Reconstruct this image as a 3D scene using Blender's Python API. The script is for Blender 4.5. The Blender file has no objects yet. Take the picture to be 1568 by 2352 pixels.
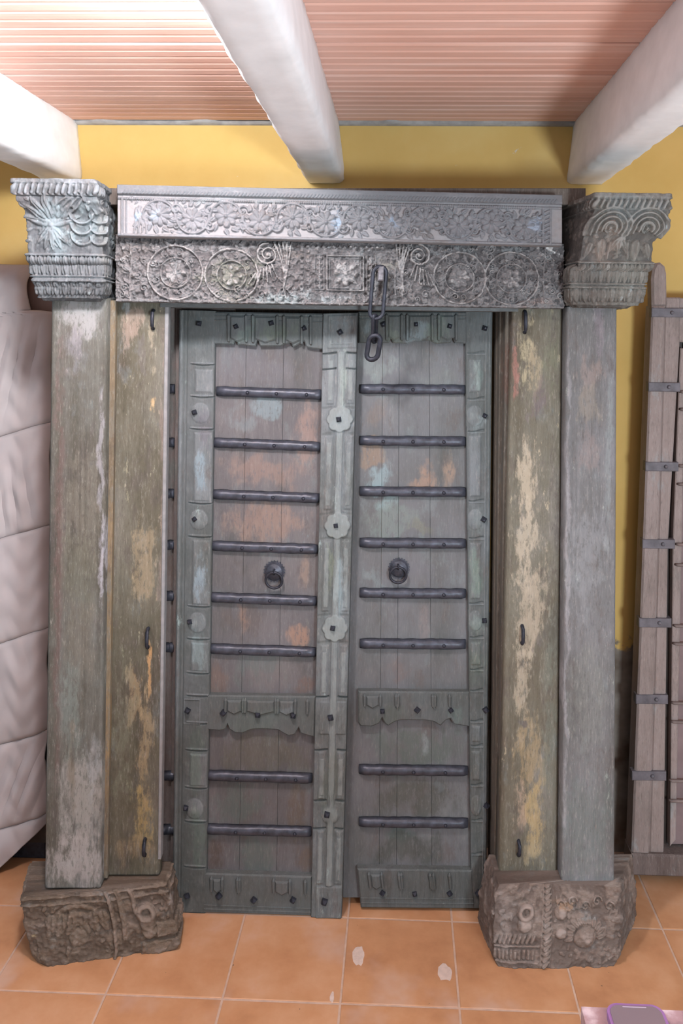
import bpy, math, random
import numpy as np
from mathutils import Vector, Matrix
random.seed(7); rng = np.random.default_rng(7)
C = bpy.context.scene.collection
SC = bpy.context.scene

# ------------------------------------------------------------------ camera
F, UP, VP, ROLL, TH, CH = 1858.0, 857.0, 764.0, 0.0118, math.radians(1.94), 1.865
cam = bpy.data.cameras.new('camera'); cam_o = bpy.data.objects.new('camera', cam); C.objects.link(cam_o)
cam.sensor_fit = 'AUTO'; cam.sensor_width = 36.0; cam.lens = 36.0 * F / 2352.0
cam.shift_x = -(UP - 784) / 2352.0; cam.shift_y = (VP - 1176) / 2352.0
cam.clip_start = 0.02
right = Vector((math.cos(TH), math.sin(TH), 0)); fwd = Vector((-math.sin(TH), math.cos(TH), 0)); up = Vector((0, 0, 1))
r2 = right * math.cos(ROLL) + up * math.sin(ROLL); u2 = up * math.cos(ROLL) - right * math.sin(ROLL)
m = Matrix((r2, u2, -fwd)).transposed().to_4x4(); m.translation = (0, 0, CH)
cam_o.matrix_world = m
SC.camera = cam_o

# ------------------------------------------------------------------ world, lights, exposure
w = bpy.data.worlds.new('world'); SC.world = w; w.use_nodes = True
w.node_tree.nodes['Background'].inputs[0].default_value = (0.72, 0.86, 1.0, 1)
w.node_tree.nodes['Background'].inputs[1].default_value = 0.58
def light(name, kind, loc, energy, color, size, aim=None, size_y=None):
    l = bpy.data.lights.new(name, kind); l.energy = energy; l.color = color
    if kind == 'AREA':
        l.size = size
        if size_y: l.shape = 'RECTANGLE'; l.size_y = size_y
    else: l.shadow_soft_size = size
    o = bpy.data.objects.new(name, l); C.objects.link(o); o.location = loc
    if aim: o.rotation_euler = (Vector(aim) - Vector(loc)).to_track_quat('-Z', 'Y').to_euler()
    return o
light('room_lamp', 'POINT', (1.15, -0.45, 1.40), 230, (0.81, 0.92, 1.0), 0.20)
light('ceiling_bulb', 'POINT', (-0.50, 1.42, 2.54), 72, (0.90, 0.95, 1.0), 0.07)
SC.view_settings.view_transform = 'Standard'; SC.view_settings.look = 'None'
SC.view_settings.gamma = 1.0; SC.view_settings.use_curve_mapping = False
SC.view_settings.exposure = 0.22

# ------------------------------------------------------------------ measuring helpers
class Space:
    """an upright working plane: origin on the floor, turned by phi; px() measures a point of the photo at depth y of it"""
    def __init__(s, ox, oy, phi, oz=0.0):
        s.o = Vector((ox, oy, oz)); s.phi = phi
        s.ex = Vector((math.cos(phi), math.sin(phi), 0)); s.ey = Vector((-math.sin(phi), math.cos(phi), 0))
    def px(s, u, v, y=0.0):
        du, dv = u - UP, v - VP
        a = du * math.cos(ROLL) + dv * math.sin(ROLL); b = -du * math.sin(ROLL) + dv * math.cos(ROLL)
        d = right * (a / F) + fwd - up * (b / F)
        p0 = s.o + s.ey * y
        t = (p0 - Vector((0, 0, CH))).dot(s.ey) / d.dot(s.ey)
        P = Vector((0, 0, CH)) + d * t - s.o
        return (P.dot(s.ex), P.z)
    def floor(s, u, v, z=0.0):
        du, dv = u - UP, v - VP
        a = du * math.cos(ROLL) + dv * math.sin(ROLL); b = -du * math.sin(ROLL) + dv * math.cos(ROLL)
        d = right * (a / F) + fwd - up * (b / F)
        t = (z - CH) / d.z
        P = Vector((0, 0, CH)) + d * t - s.o
        return (P.dot(s.ex), P.dot(s.ey))
W0 = Space(0, 0, 0)
M_PX = 2.45 / F

# ------------------------------------------------------------------ object helpers
def empty(name, loc, rz=0, parent=None):
    o = bpy.data.objects.new(name, None); o.location = loc; o.rotation_euler = (0, 0, rz); o.empty_display_size = .05
    C.objects.link(o)
    if parent: o.parent = parent
    return o
def tag(o, label=None, cat=None, group=None, kind=None):
    if label: o['label'] = label
    if cat: o['category'] = cat
    if group: o['group'] = group
    if kind: o['kind'] = kind
    return o
def mesh(name, verts, faces, mat, parent=None, smooth=False, attr=None):
    me = bpy.data.meshes.new(name); me.from_pydata([tuple(map(float, v)) for v in verts], [], [tuple(f) for f in faces])
    if smooth: me.polygons.foreach_set('use_smooth', [True] * len(me.polygons))
    if attr is not None:
        a = me.attributes.new('relief', 'FLOAT', 'POINT'); a.data.foreach_set('value', np.asarray(attr, dtype=np.float32))
    if mat: me.materials.append(mat)
    me.validate(); me.update()
    o = bpy.data.objects.new(name, me); C.objects.link(o)
    if parent: o.parent = parent
    return o
class MB:
    def __init__(s): s.v = []; s.f = []
    def add(s, vs, fs):
        n = len(s.v); s.v += [tuple(v) for v in vs]; s.f += [tuple(i + n for i in f) for f in fs]; return s
    def prism(s, poly, y0, y1, bev=0.0):
        """poly: (x,z) outline, extruded from front y0 to back y1, front edge chamfered by bev"""
        n = len(poly)
        ar = sum(poly[i][0] * poly[(i + 1) % n][1] - poly[(i + 1) % n][0] * poly[i][1] for i in range(n))
        if ar < 0: poly = poly[::-1]
        rings = []
        if bev > 0:
            ins = []
            for i in range(n):
                a, b, c = Vector(poly[i - 1]), Vector(poly[i]), Vector(poly[(i + 1) % n])
                n1 = Vector((-(b - a).y, (b - a).x)).normalized(); n2 = Vector((-(c - b).y, (c - b).x)).normalized()
                k = (n1 + n2); k = k / max(.35, k.length_squared) * 2 if k.length > 1e-6 else n1
                k = k * 0.5 * 2 / 2
                ins.append(b + (n1 + n2) * (bev / max(.6, 1 + n1.dot(n2))))
            rings.append([(p[0], y0, p[1]) for p in ins]); rings.append([(p[0], y0 + bev, p[1]) for p in poly])
        else: rings.append([(p[0], y0, p[1]) for p in poly])
        rings.append([(p[0], y1, p[1]) for p in poly])
        vs = [v for r in rings for v in r]; fs = [list(range(n))]
        for k in range(len(rings) - 1):
            for i in range(n):
                j = (i + 1) % n; fs.append([k * n + j, k * n + i, (k + 1) * n + i, (k + 1) * n + j])
        fs.append([len(vs) - n + i for i in range(n)][::-1])
        return s.add(vs, fs)
    def box(s, x0, x1, y0, y1, z0, z1, bev=0.0): return s.prism([(x0, z0), (x1, z0), (x1, z1), (x0, z1)], y0, y1, bev)
    def tube(s, pts, r, n=8, closed=False, flat=1.0):
        P = [Vector(p) for p in pts]; k = len(P); base = len(s.v)
        R = r if isinstance(r, (list, tuple)) else [r] * k
        prev = None
        for i in range(k):
            if closed: t = (P[(i + 1) % k] - P[i - 1])
            else: t = P[min(i + 1, k - 1)] - P[max(i - 1, 0)]
            t.normalize()
            ref = Vector((0, 1, 0)) if abs(t.y) < .9 else Vector((1, 0, 0))
            a = t.cross(ref).normalized(); b = a.cross(t).normalized()
            for j in range(n):
                an = 2 * math.pi * j / n; s.v.append(tuple(P[i] + a * (math.cos(an) * R[i]) + b * (math.sin(an) * R[i] * flat)))
        for i in range(k if closed else k - 1):
            i2 = (i + 1) % k
            for j in range(n): s.f.append((base + i * n + j, base + i * n + (j + 1) % n, base + i2 * n + (j + 1) % n, base + i2 * n + j))
        if not closed:
            s.f.append(tuple(base + j for j in range(n))[::-1]); s.f.append(tuple(base + (k - 1) * n + j for j in range(n)))
        return s
    def build(s, name, mat, parent=None, smooth=False, origin=None):
        vs = s.v
        if origin: vs = [(a - origin[0], b - origin[1], c - origin[2]) for a, b, c in vs]
        o = mesh(name, vs, s.f, mat, parent, smooth)
        if origin: o.location = origin
        return o
def copy_of(o, parent, loc=None, rot=None):
    c = o.copy(); C.objects.link(c); c.parent = parent
    if loc: c.location = loc
    if rot: c.rotation_euler = rot
    return c

# ------------------------------------------------------------------ carving canvas
class Canvas:
    def __init__(s, wd, ht, cell=0.0019):
        s.w, s.h = wd, ht; s.nx = max(2, int(wd / cell)); s.nz = max(2, int(ht / cell))
        s.X, s.Z = np.meshgrid(np.linspace(0, wd, s.nx + 1), np.linspace(0, ht, s.nz + 1))
        s.H = np.zeros_like(s.X)
    def win(s, x0, x1, z0, z1):
        cx, cz = s.w / s.nx, s.h / s.nz
        i0 = max(0, int(x0 / cx)); i1 = min(s.nx + 1, int(x1 / cx) + 2); k0 = max(0, int(z0 / cz)); k1 = min(s.nz + 1, int(z1 / cz) + 2)
        if i1 <= i0 or k1 <= k0: return None
        return (slice(k0, k1), slice(i0, i1))
    def put(s, sl, h, add=False):
        if add: s.H[sl] += h
        else: s.H[sl] = np.maximum(s.H[sl], h)
    def leaf(s, x, z, ang, ln, wd, h, vein=.5):
        sl = s.win(x - ln, x + ln, z - ln, z + ln)
        if not sl: return
        dx, dz = s.X[sl] - x, s.Z[sl] - z; c, q = math.cos(ang), math.sin(ang)
        a = (dx * c + dz * q) / ln; b = (-dx * q + dz * c) / wd
        ok = (a > 0) & (a < 1); prof = np.sqrt(np.clip(a, 0, 1)) * (1 - np.clip(a, 0, 1)) * 2.4
        t = np.where(ok & (prof > 1e-4), np.clip(1 - (b / np.maximum(prof * .5, 1e-4)) ** 2, 0, 1), 0)
        s.put(sl, h * np.sqrt(t) * (1 - vein * np.exp(-(b / .09) ** 2)) * (1 - .35 * a))
    def ring(s, x, z, r, wd, h, a0=None, a1=None):
        sl = s.win(x - r - wd, x + r + wd, z - r - wd, z + r + wd)
        if not sl: return
        dx, dz = s.X[sl] - x, s.Z[sl] - z; d = np.abs(np.hypot(dx, dz) - r) / (wd / 2); v = h * np.sqrt(np.clip(1 - d ** 2, 0, 1))
        if a0 is not None:
            an = (np.arctan2(dz, dx) - a0) % (2 * math.pi); v = np.where(an < (a1 - a0), v, 0)
        s.put(sl, v)
    def disk(s, x, z, r, h, sq=1.0):
        sl = s.win(x - r, x + r, z - r * sq, z + r * sq)
        if not sl: return
        d = np.hypot(s.X[sl] - x, (s.Z[sl] - z) / sq) / r; s.put(sl, h * np.sqrt(np.clip(1 - d ** 2, 0, 1)))
    def pit(s, x, z, r, h):
        sl = s.win(x - r, x + r, z - r, z + r)
        if sl:
            d = np.hypot(s.X[sl] - x, s.Z[sl] - z) / r; s.H[sl] -= h * np.clip(1 - d ** 2, 0, 1)
    def rosette(s, x, z, r, n, h, ph=0):
        sl = s.win(x - r, x + r, z - r, z + r)
        if not sl: return
        dx, dz = s.X[sl] - x, s.Z[sl] - z; rr = np.hypot(dx, dz) / r; an = np.arctan2(dz, dx) + ph
        edge = .72 + .28 * np.abs(np.cos(n * an / 2)) ** .6
        v = h * np.clip((edge - rr) / .18, 0, 1) ** .5 * (.45 + .55 * np.abs(np.cos(n * an / 2)) ** .7) * (.6 + .4 * rr)
        s.put(sl, v); s.disk(x, z, r * .24, h * 1.15)
    def stroke(s, pts, wd, h, taper=None):
        k = len(pts)
        for i in range(k - 1):
            (x0, z0), (x1, z1) = pts[i], pts[i + 1]
            w0 = wd * (1 if taper is None else 1 + (taper - 1) * i / max(1, k - 1)) / 2
            sl = s.win(min(x0, x1) - w0, max(x0, x1) + w0, min(z0, z1) - w0, max(z0, z1) + w0)
            if not sl: continue
            dx, dz = x1 - x0, z1 - z0; L = dx * dx + dz * dz + 1e-12
            t = np.clip(((s.X[sl] - x0) * dx + (s.Z[sl] - z0) * dz) / L, 0, 1)
            d = np.hypot(s.X[sl] - x0 - t * dx, s.Z[sl] - z0 - t * dz) / w0
            s.put(sl, h * np.sqrt(np.clip(1 - d ** 2, 0, 1)))
    def spiral(s, x, z, r, turns, wd, h, a0=0, sgn=1):
        n = int(14 * turns) + 4
        s.stroke([(x + r * (1 - .85 * i / n) * math.cos(a0 + sgn * 2 * math.pi * turns * i / n), z + r * (1 - .85 * i / n) * math.sin(a0 + sgn * 2 * math.pi * turns * i / n)) for i in range(n + 1)], wd, h, .55)
        s.disk(x, z, r * .2, h * 1.1)
    def rect(s, x0, x1, z0, z1, h, soft=.002):
        sl = s.win(x0, x1, z0, z1)
        if not sl: return
        d = np.minimum(np.minimum(s.X[sl] - x0, x1 - s.X[sl]), np.minimum(s.Z[sl] - z0, z1 - s.Z[sl]))
        s.put(sl, h * np.clip(d / soft, 0, 1))
    def frame(s, x0, x1, z0, z1, wd, h):
        s.rect(x0, x1, z0, z0 + wd, h); s.rect(x0, x1, z1 - wd, z1, h); s.rect(x0, x0 + wd, z0, z1, h); s.rect(x1 - wd, x1, z0, z1, h)
    def groove(s, x0, x1, z0, z1, h, soft=.0015):
        sl = s.win(x0, x1, z0, z1)
        if not sl: return
        d = np.minimum(np.minimum(s.X[sl] - x0, x1 - s.X[sl]), np.minimum(s.Z[sl] - z0, z1 - s.Z[sl]))
        s.H[sl] -= h * np.clip(d / soft, 0, 1)
    def beads(s, x0, x1, z, step, r, h):
        x = x0
        while x < x1: s.disk(x, z, r, h * random.uniform(.8, 1.1)); x += step
    def rope(s, x0, x1, z0, z1, step, h, lean=.5):
        if x1 - x0 > z1 - z0:
            x = x0
            while x < x1: s.stroke([(x, z0), (x + step * lean, z1)], step * .75, h); x += step
        else:
            z = z0
            while z < z1: s.stroke([(x0, z), (x1, z + step * lean)], step * .75, h); z += step
    def scatter(s, x0, x1, z0, z1, n, ln, h):
        for _ in range(n):
            x, z = random.uniform(x0, x1), random.uniform(z0, z1)
            s.leaf(x, z, random.uniform(0, 6.28), ln * random.uniform(.6, 1.3), ln * .5 * random.uniform(.7, 1.2), h * random.uniform(.5, 1))
    def rough(s, amp, cells=40):
        for k, a in ((cells, 1.0), (cells * 3, .5)):
            g = rng.random((max(3, int(k * s.h / max(s.w, s.h)) + 2), max(3, int(k * s.w / max(s.w, s.h)) + 2)))
            zi = np.linspace(0, g.shape[0] - 1.001, s.nz + 1); xi = np.linspace(0, g.shape[1] - 1.001, s.nx + 1)
            zf, xf = zi.astype(int), xi.astype(int); tz = (zi - zf)[:, None]; tx = (xi - xf)[None]
            tz = tz * tz * (3 - 2 * tz); tx = tx * tx * (3 - 2 * tx)
            v = (g[zf][:, xf] * (1 - tz) * (1 - tx) + g[zf + 1][:, xf] * tz * (1 - tx) + g[zf][:, xf + 1] * (1 - tz) * tx + g[zf + 1][:, xf + 1] * tz * tx)
            s.H += (v - .5) * amp * a
def grid_faces(nx, nz, off=0):
    i, k = np.meshgrid(np.arange(nx), np.arange(nz)); a = (k * (nx + 1) + i).ravel() + off
    return np.stack([a, a + 1, a + nx + 2, a + nx + 1], 1)
def slab(name, cv, BL, BR, TR, TL, y, thick, mat, parent, hmax=.008, origin=None):
    """carved board: front grid over a four-cornered outline, pushed out by the carving, with closed sides and back"""
    s = (cv.X / cv.w); t = (cv.Z / cv.h)
    def q(i): return (BL[i] * (1 - s) + BR[i] * s) * (1 - t) + (TL[i] * (1 - s) + TR[i] * s) * t
    x, z = q(0), q(1); V = np.stack([x, y - cv.H, z], -1).reshape(-1, 3)
    nx, nz = cv.nx, cv.nz; Fc = grid_faces(nx, nz).tolist()
    ring = [k for k in range(nx + 1)] + [k * (nx + 1) + nx for k in range(1, nz + 1)] + [nz * (nx + 1) + k for k in range(nx - 1, -1, -1)] + [k * (nx + 1) for k in range(nz - 1, 0, -1)]
    B = V[ring].copy(); B[:, 1] = y + thick; n0 = len(V); V = np.concatenate([V, B]); n = len(ring)
    for i in range(n): j = (i + 1) % n; Fc.append([ring[j], ring[i], n0 + i, n0 + j])
    Fc.append([n0 + i for i in range(n)][::-1])
    at = np.concatenate([np.clip(cv.H.ravel() / hmax, -1, 1.5), np.zeros(n)])
    if origin is not None: V = V - np.array(origin)
    o = mesh(name, V, Fc, mat, parent, True, at)
    if origin is not None: o.location = origin
    return o
def loft(name, levels, cv, mat, parent, hmax=.012, amp=None):
    """carved block: rings of corner points at several heights; the carving is pushed outwards along the skin"""
    lz = [l[0] for l in levels]; P = np.array([l[1] for l in levels], float)      # nl, nc, 2
    mid = P[len(P) // 2]; seg = np.linalg.norm(np.diff(mid, axis=0), axis=1); cum = np.concatenate([[0], np.cumsum(seg)]); cum /= cum[-1]
    s = np.linspace(0, 1, cv.nx + 1); z = np.linspace(lz[0], lz[-1], cv.nz + 1)
    G = np.zeros((cv.nz + 1, cv.nx + 1, 3))
    rows = np.zeros((len(lz), cv.nx + 1, 2))
    for a in range(len(lz)):
        for c in (0, 1): rows[a, :, c] = np.interp(s, cum, P[a, :, c])
    for i in range(cv.nx + 1):
        G[:, i, 0] = np.interp(z, lz, rows[:, i, 0]); G[:, i, 1] = np.interp(z, lz, rows[:, i, 1])
    G[:, :, 2] = z[:, None]
    dS = np.gradient(G, axis=1); dZ = np.gradient(G, axis=0); N = np.cross(dS, dZ)
    for _ in range(3): N[:, 1:-1] = (N[:, :-2] + N[:, 1:-1] + N[:, 2:]) / 3
    N /= np.linalg.norm(N, axis=2, keepdims=True) + 1e-9
    V = (G + N * cv.H[:, :, None]).reshape(-1, 3); nx, nz = cv.nx, cv.nz
    Fc = grid_faces(nx, nz).tolist()
    Fc.append([k for k in range(nx + 1)][::-1]); Fc.append([nz * (nx + 1) + k for k in range(nx + 1)])
    Fc.append([k * (nx + 1) for k in range(nz + 1)] + [k * (nx + 1) + nx for k in range(nz, -1, -1)])
    return mesh(name, V, Fc, mat, parent, True, np.clip(cv.H.ravel() / hmax, -1, 1.5))

# ------------------------------------------------------------------ materials
def lin(c): return tuple(((v / 255) / 12.92 if v / 255 <= .04045 else ((v / 255 + .055) / 1.055) ** 2.4) for v in c) + (1,)
class NT:
    def __init__(s, name, rough=.75, metal=0.0):
        s.m = bpy.data.materials.new(name); s.m.use_nodes = True; s.t = s.m.node_tree; s.b = s.t.nodes['Principled BSDF']
        s.b.inputs['Roughness'].default_value = rough; s.b.inputs['Metallic'].default_value = metal
        s.b.inputs['Specular IOR Level'].default_value = .35
        s.co = s.t.nodes.new('ShaderNodeTexCoord').outputs['Object']
    def n(s, typ, **kw):
        nd = s.t.nodes.new(typ)
        for k, v in kw.items(): setattr(nd, k, v)
        return nd
    def inp(s, sock, v):
        if hasattr(v, 'is_output') or isinstance(v, bpy.types.NodeSocket): s.t.links.new(v, sock)
        else: sock.default_value = v
    def math(s, op, a, b=None, c=None, clamp=False):
        nd = s.n('ShaderNodeMath', operation=op, use_clamp=clamp)
        for i, v in enumerate((a, b, c)):
            if v is not None: s.inp(nd.inputs[i], v)
        return nd.outputs[0]
    def vm(s, op, a, b=None):
        nd = s.n('ShaderNodeVectorMath', operation=op); s.inp(nd.inputs[0], a)
        if b is not None: s.inp(nd.inputs[1], b)
        return nd.outputs['Value'] if op == 'LENGTH' else nd.outputs[0]
    def noise(s, scale, det=4, vec=None, stretch=(1, 1, 1), rough=.55, off=(0, 0, 0), color=False):
        mp = s.n('ShaderNodeMapping'); s.inp(mp.inputs['Vector'], vec or s.co); mp.inputs['Scale'].default_value = stretch; mp.inputs['Location'].default_value = off
        nd = s.n('ShaderNodeTexNoise'); s.t.links.new(mp.outputs[0], nd.inputs['Vector'])
        nd.inputs['Scale'].default_value = scale; nd.inputs['Detail'].default_value = det; nd.inputs['Roughness'].default_value = rough
        return nd.outputs['Color' if color else 'Fac']
    def ramp(s, fac, stops, interp='LINEAR'):
        nd = s.n('ShaderNodeValToRGB'); s.inp(nd.inputs[0], fac); cr = nd.color_ramp; cr.interpolation = interp
        while len(cr.elements) < len(stops): cr.elements.new(.5)
        for e, (p, c) in zip(cr.elements, stops): e.position = p; e.color = lin(c) if len(c) == 3 else c
        return nd.outputs[0]
    def mix(s, fac, a, b, mode='MIX'):
        nd = s.n('ShaderNodeMix', data_type='RGBA', blend_type=mode); s.inp(nd.inputs[0], fac)
        s.inp(nd.inputs[6], lin(a) if isinstance(a, tuple) else a); s.inp(nd.inputs[7], lin(b) if isinstance(b, tuple) else b)
        return nd.outputs[2]
    def step(s, v, a, b):
        nd = s.n('ShaderNodeMapRange', interpolation_type='SMOOTHSTEP'); s.inp(nd.inputs[0], v)
        nd.inputs[1].default_value = a; nd.inputs[2].default_value = b; return nd.outputs[0]
    def bump(s, h, strength=.3, dist=.003):
        nd = s.n('ShaderNodeBump'); s.inp(nd.inputs['Height'], h); nd.inputs['Strength'].default_value = strength; nd.inputs['Distance'].default_value = dist
        s.t.links.new(nd.outputs[0], s.b.inputs['Normal'])
    def out(s, col): s.inp(s.b.inputs['Base Color'], col); return s.m
def plain(name, c, rough=.6, metal=0.0, var=.15, scale=30, bump=.2, c2=None):
    t = NT(name, rough, metal); n = t.noise(scale, 5)
    d = c2 or tuple(v * (1 - var) for v in c)
    t.bump(n, bump, .002)
    return t.out(t.ramp(n, [(.3, d), (.7, c)]))
def weathered(name, cols, patches=(), blotch=5.0, grain=70, chip=None, chip_amt=.62, relief=None, streak=.055, rough=.78, seed=0, bump=.35, vert=True, flake=.9, fines=1.0):
    """old painted timber: blotches of several coats, grain streaks, flaked chips, and named patches of bare wood or other paint"""
    t = NT(name, rough); ex = (1, 1, .45) if vert else (.45, 1, 1); gx = (1, 1, .05) if vert else (.05, 1, 1)
    big = t.noise(blotch, 6, stretch=ex, off=(seed, seed * .7, 0), rough=.62)
    k = len(cols); col = t.ramp(big, [(.28 + .44 * i / (k - 1), c) for i, c in enumerate(cols)])
    mid = t.noise(blotch * 2.6, 8, stretch=ex, off=(seed * 2, 0, seed), rough=.74); k0, k1 = cols[0], cols[-1]
    mo = sum(cols[len(cols) // 2]) / 3
    col = t.mix(t.math('MULTIPLY', t.step(mid, .54, .66), .45), col, (mo * 1.10, mo * 1.18, mo * 1.20))
    col = t.mix(t.math('MULTIPLY', t.step(mid, .46, .36), .50), col, (mo * .86, mo * .78, mo * .74))
    col = t.mix(t.math('MULTIPLY', t.step(t.noise(blotch * 1.3, 8, stretch=ex, off=(0, 5, seed * 3), rough=.7), .56, .70), .45), col, (mo * .74, mo * .74, mo * .70))
    gr = t.noise(grain * .55, 9, stretch=(1, 1, .022) if vert else (.022, 1, 1), off=(seed, 0, 0), rough=.78)
    fl = t.noise(38, 5, stretch=(1, 1, .3) if vert else (.3, 1, 1), off=(0, seed, 3), rough=.7)
    wob = t.noise(9, 3, off=(3, seed, 1), color=True)
    wv = t.vm('MULTIPLY', t.vm('SUBTRACT', wob, (.5, .5, .5)), (.045, 0, .24) if vert else (.2, 0, .06))
    pw = t.vm('ADD', t.co, wv)
    if chip:
        col = t.mix(t.step(fl, chip_amt, chip_amt + .06), col, chip)
    brk = t.step(t.noise(85, 6, stretch=(1, 1, .38) if vert else (.4, 1, 1), off=(2, seed, 5), rough=.72), .40, .47)
    for (x, z, rx, rz, c, st) in patches:
        d = t.vm('MULTIPLY', t.vm('SUBTRACT', pw, (x, 0, z)), (1 / rx, 0, 1 / rz))
        ln = t.vm('LENGTH', d)
        mk = t.math('ADD', t.math('SUBTRACT', 1.0, ln), t.math('MULTIPLY', t.math('SUBTRACT', fl, .5), flake * 3.0))
        mk = t.math('ADD', mk, t.math('MULTIPLY', t.math('SUBTRACT', mid, .5), 2.2))
        mk = t.math('MULTIPLY', t.math('MULTIPLY', t.step(mk, -.1, .6), t.math('ADD', .35, t.math('MULTIPLY', brk, .65))), st)
        col = t.mix(mk, col, c)
    col = t.mix(t.math('MULTIPLY', t.step(gr, .38, .72), streak * 2), col, tuple(min(255, v * 1.35) for v in cols[-1]))
    col = t.mix(t.math('MULTIPLY', t.step(gr, .5, .28), streak * 3), col, tuple(v * .55 for v in cols[0]))
    fine = t.noise(210, 5, stretch=(1, 1, .16) if vert else (.3, 1, 1), off=(seed, 2, 1), rough=.75)
    col = t.mix(t.math('MULTIPLY', t.step(fine, .53, .68), .34 * fines), col, t.mix(.5, col, (196, 190, 182)))
    col = t.mix(t.math('MULTIPLY', t.step(fine, .46, .33), .55 * fines), col, t.mix(.55, col, (44, 38, 34)))
    hgt = t.math('ADD', t.math('ADD', t.math('MULTIPLY', gr, .6), t.math('MULTIPLY', fl, .5)), t.math('MULTIPLY', fine, .35))
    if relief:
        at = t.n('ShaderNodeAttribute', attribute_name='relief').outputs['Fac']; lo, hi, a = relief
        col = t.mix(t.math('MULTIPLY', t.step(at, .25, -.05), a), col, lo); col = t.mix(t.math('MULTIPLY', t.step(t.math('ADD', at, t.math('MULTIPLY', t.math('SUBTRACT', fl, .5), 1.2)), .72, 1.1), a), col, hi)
    t.bump(hgt, bump, .003)
    return t.out(col)
def patch_px(sp, y, lst, k=.85):
    """patch positions measured on the photo -> metres on the board"""
    r = []
    for (u, v, ru, rv, c, st) in lst:
        x, z = sp.px(u, v, y); g_ = sum(c) / 3; r.append((x, z, ru * M_PX * 1.05, rv * M_PX * 1.05, tuple(g_ + (q - g_) * .62 for q in c), st * k))
    return r

IRON = plain('forged_iron', (76, 79, 90), .40, .25, .35, 45, .5)
IRON_DARK = plain('dark_iron', (56, 58, 68), .5, .3, .35, 60, .5)

# ------------------------------------------------------------------ the room
WY, CEIL, SOFF = 2.95, 2.627, 2.41
t = NT('yellow_plaster', .85)
n1 = t.noise(2.2, 5, rough=.6); n2 = t.noise(28, 4)
col = t.ramp(n1, [(.3, (196, 162, 92)), (.55, (206, 173, 104)), (.75, (212, 184, 120))])
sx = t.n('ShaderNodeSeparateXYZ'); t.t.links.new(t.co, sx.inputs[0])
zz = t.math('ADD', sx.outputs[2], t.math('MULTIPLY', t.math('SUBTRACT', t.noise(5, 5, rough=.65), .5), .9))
col = t.mix(t.step(zz, .86, .80), col, t.ramp(t.noise(7, 4), [(.35, (92, 78, 66)), (.65, (140, 134, 126))]))  # low zone: bare grey plaster, plus post and side-door shadow painted in brown
col = t.mix(t.math('MULTIPLY', t.step(t.noise(16, 5, off=(4, 0, 2), rough=.7), .70, .73), .8), col, (200, 196, 186))
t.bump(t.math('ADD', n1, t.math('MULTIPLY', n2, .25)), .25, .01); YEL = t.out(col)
def struct(name, mb, mat): return tag(mb.build(name, mat), kind='structure')
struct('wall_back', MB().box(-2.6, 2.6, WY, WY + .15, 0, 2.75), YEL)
GROUT = plain('grout', (194, 166, 148), .9, 0, .1, 40, .2)
floor = struct('floor', MB().box(-2.6, 2.6, -2.0, WY, -.08, -.0012), GROUT)
# clay floor tiles, one object each
t = NT('terracotta_tile', .42)
oi = t.n('ShaderNodeObjectInfo').outputs['Random']
vv = t.n('ShaderNodeCombineXYZ'); t.inp(vv.inputs[0], t.math('MULTIPLY', oi, 13.0)); t.inp(vv.inputs[1], t.math('MULTIPLY', oi, 7.0))
pc = t.vm('ADD', t.co, vv.outputs[0])
n1 = t.noise(6, 5, vec=pc, rough=.6); n2 = t.noise(45, 3, vec=pc)
fac = t.math('ADD', n1, t.math('MULTIPLY', t.math('SUBTRACT', oi, .5), .16))
col = t.ramp(fac, [(.3, (166, 118, 84)), (.48, (182, 134, 97)), (.62, (190, 145, 110)), (.75, (194, 154, 128))])
col = t.mix(t.math('MULTIPLY', t.step(t.noise(3.2, 4, vec=pc, off=(5, 2, 0)), .55, .7), .6), col, (190, 162, 146))
col = t.mix(t.step(t.noise(60, 2, vec=pc, off=(1, 9, 0)), .76, .79), col, (90, 70, 60))
t.bump(t.math('ADD', n1, t.math('MULTIPLY', n2, .1)), .15, .004); t.b.inputs['Specular IOR Level'].default_value = .3
TILE = t.out(col)
T = .33
fx, fy = W0.floor(788, 2229, 0)[0], None
ry1, ry0 = W0.floor(782, 2305)[1], W0.floor(800, 2108)[1]
print('tile row step', ry0 - ry1, 'col x', [round(W0.floor(u, 2229)[0], 3) for u in (270, 528, 788, 1048, 1308)])
RS = ry0 - ry1
tm = MB(); g = .0028
tm.add([(g, g, -.004), (T - g, g, -.004), (T - g, RS - g, -.004), (g, RS - g, -.004), (g, g, -.001), (T - g, g, -.001), (T - g, RS - g, -.001), (g, RS - g, -.001), (g + .002, g + .002, 0), (T - g - .002, g + .002, 0), (T - g - .002, RS - g - .002, 0), (g + .002, RS - g - .002, 0)],
       [(0, 1, 5, 4), (1, 2, 6, 5), (2, 3, 7, 6), (3, 0, 4, 7), (4, 5, 9, 8), (5, 6, 10, 9), (6, 7, 11, 10), (7, 4, 8, 11), (8, 9, 10, 11), (3, 2, 1, 0)])
t0 = tm.build('floor_tile', TILE, floor); first = True
for i in range(-6, 6):
    for j in range(-8, 3):
        y = ry0 + j * RS
        if y + RS > WY + RS: continue
        loc = (fx + i * T, y, random.uniform(-.0006, .0006))
        if y + RS > WY: continue
        if first: t0.location = loc; first = False
        else: copy_of(t0, floor, loc)
strip = MB()
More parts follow.
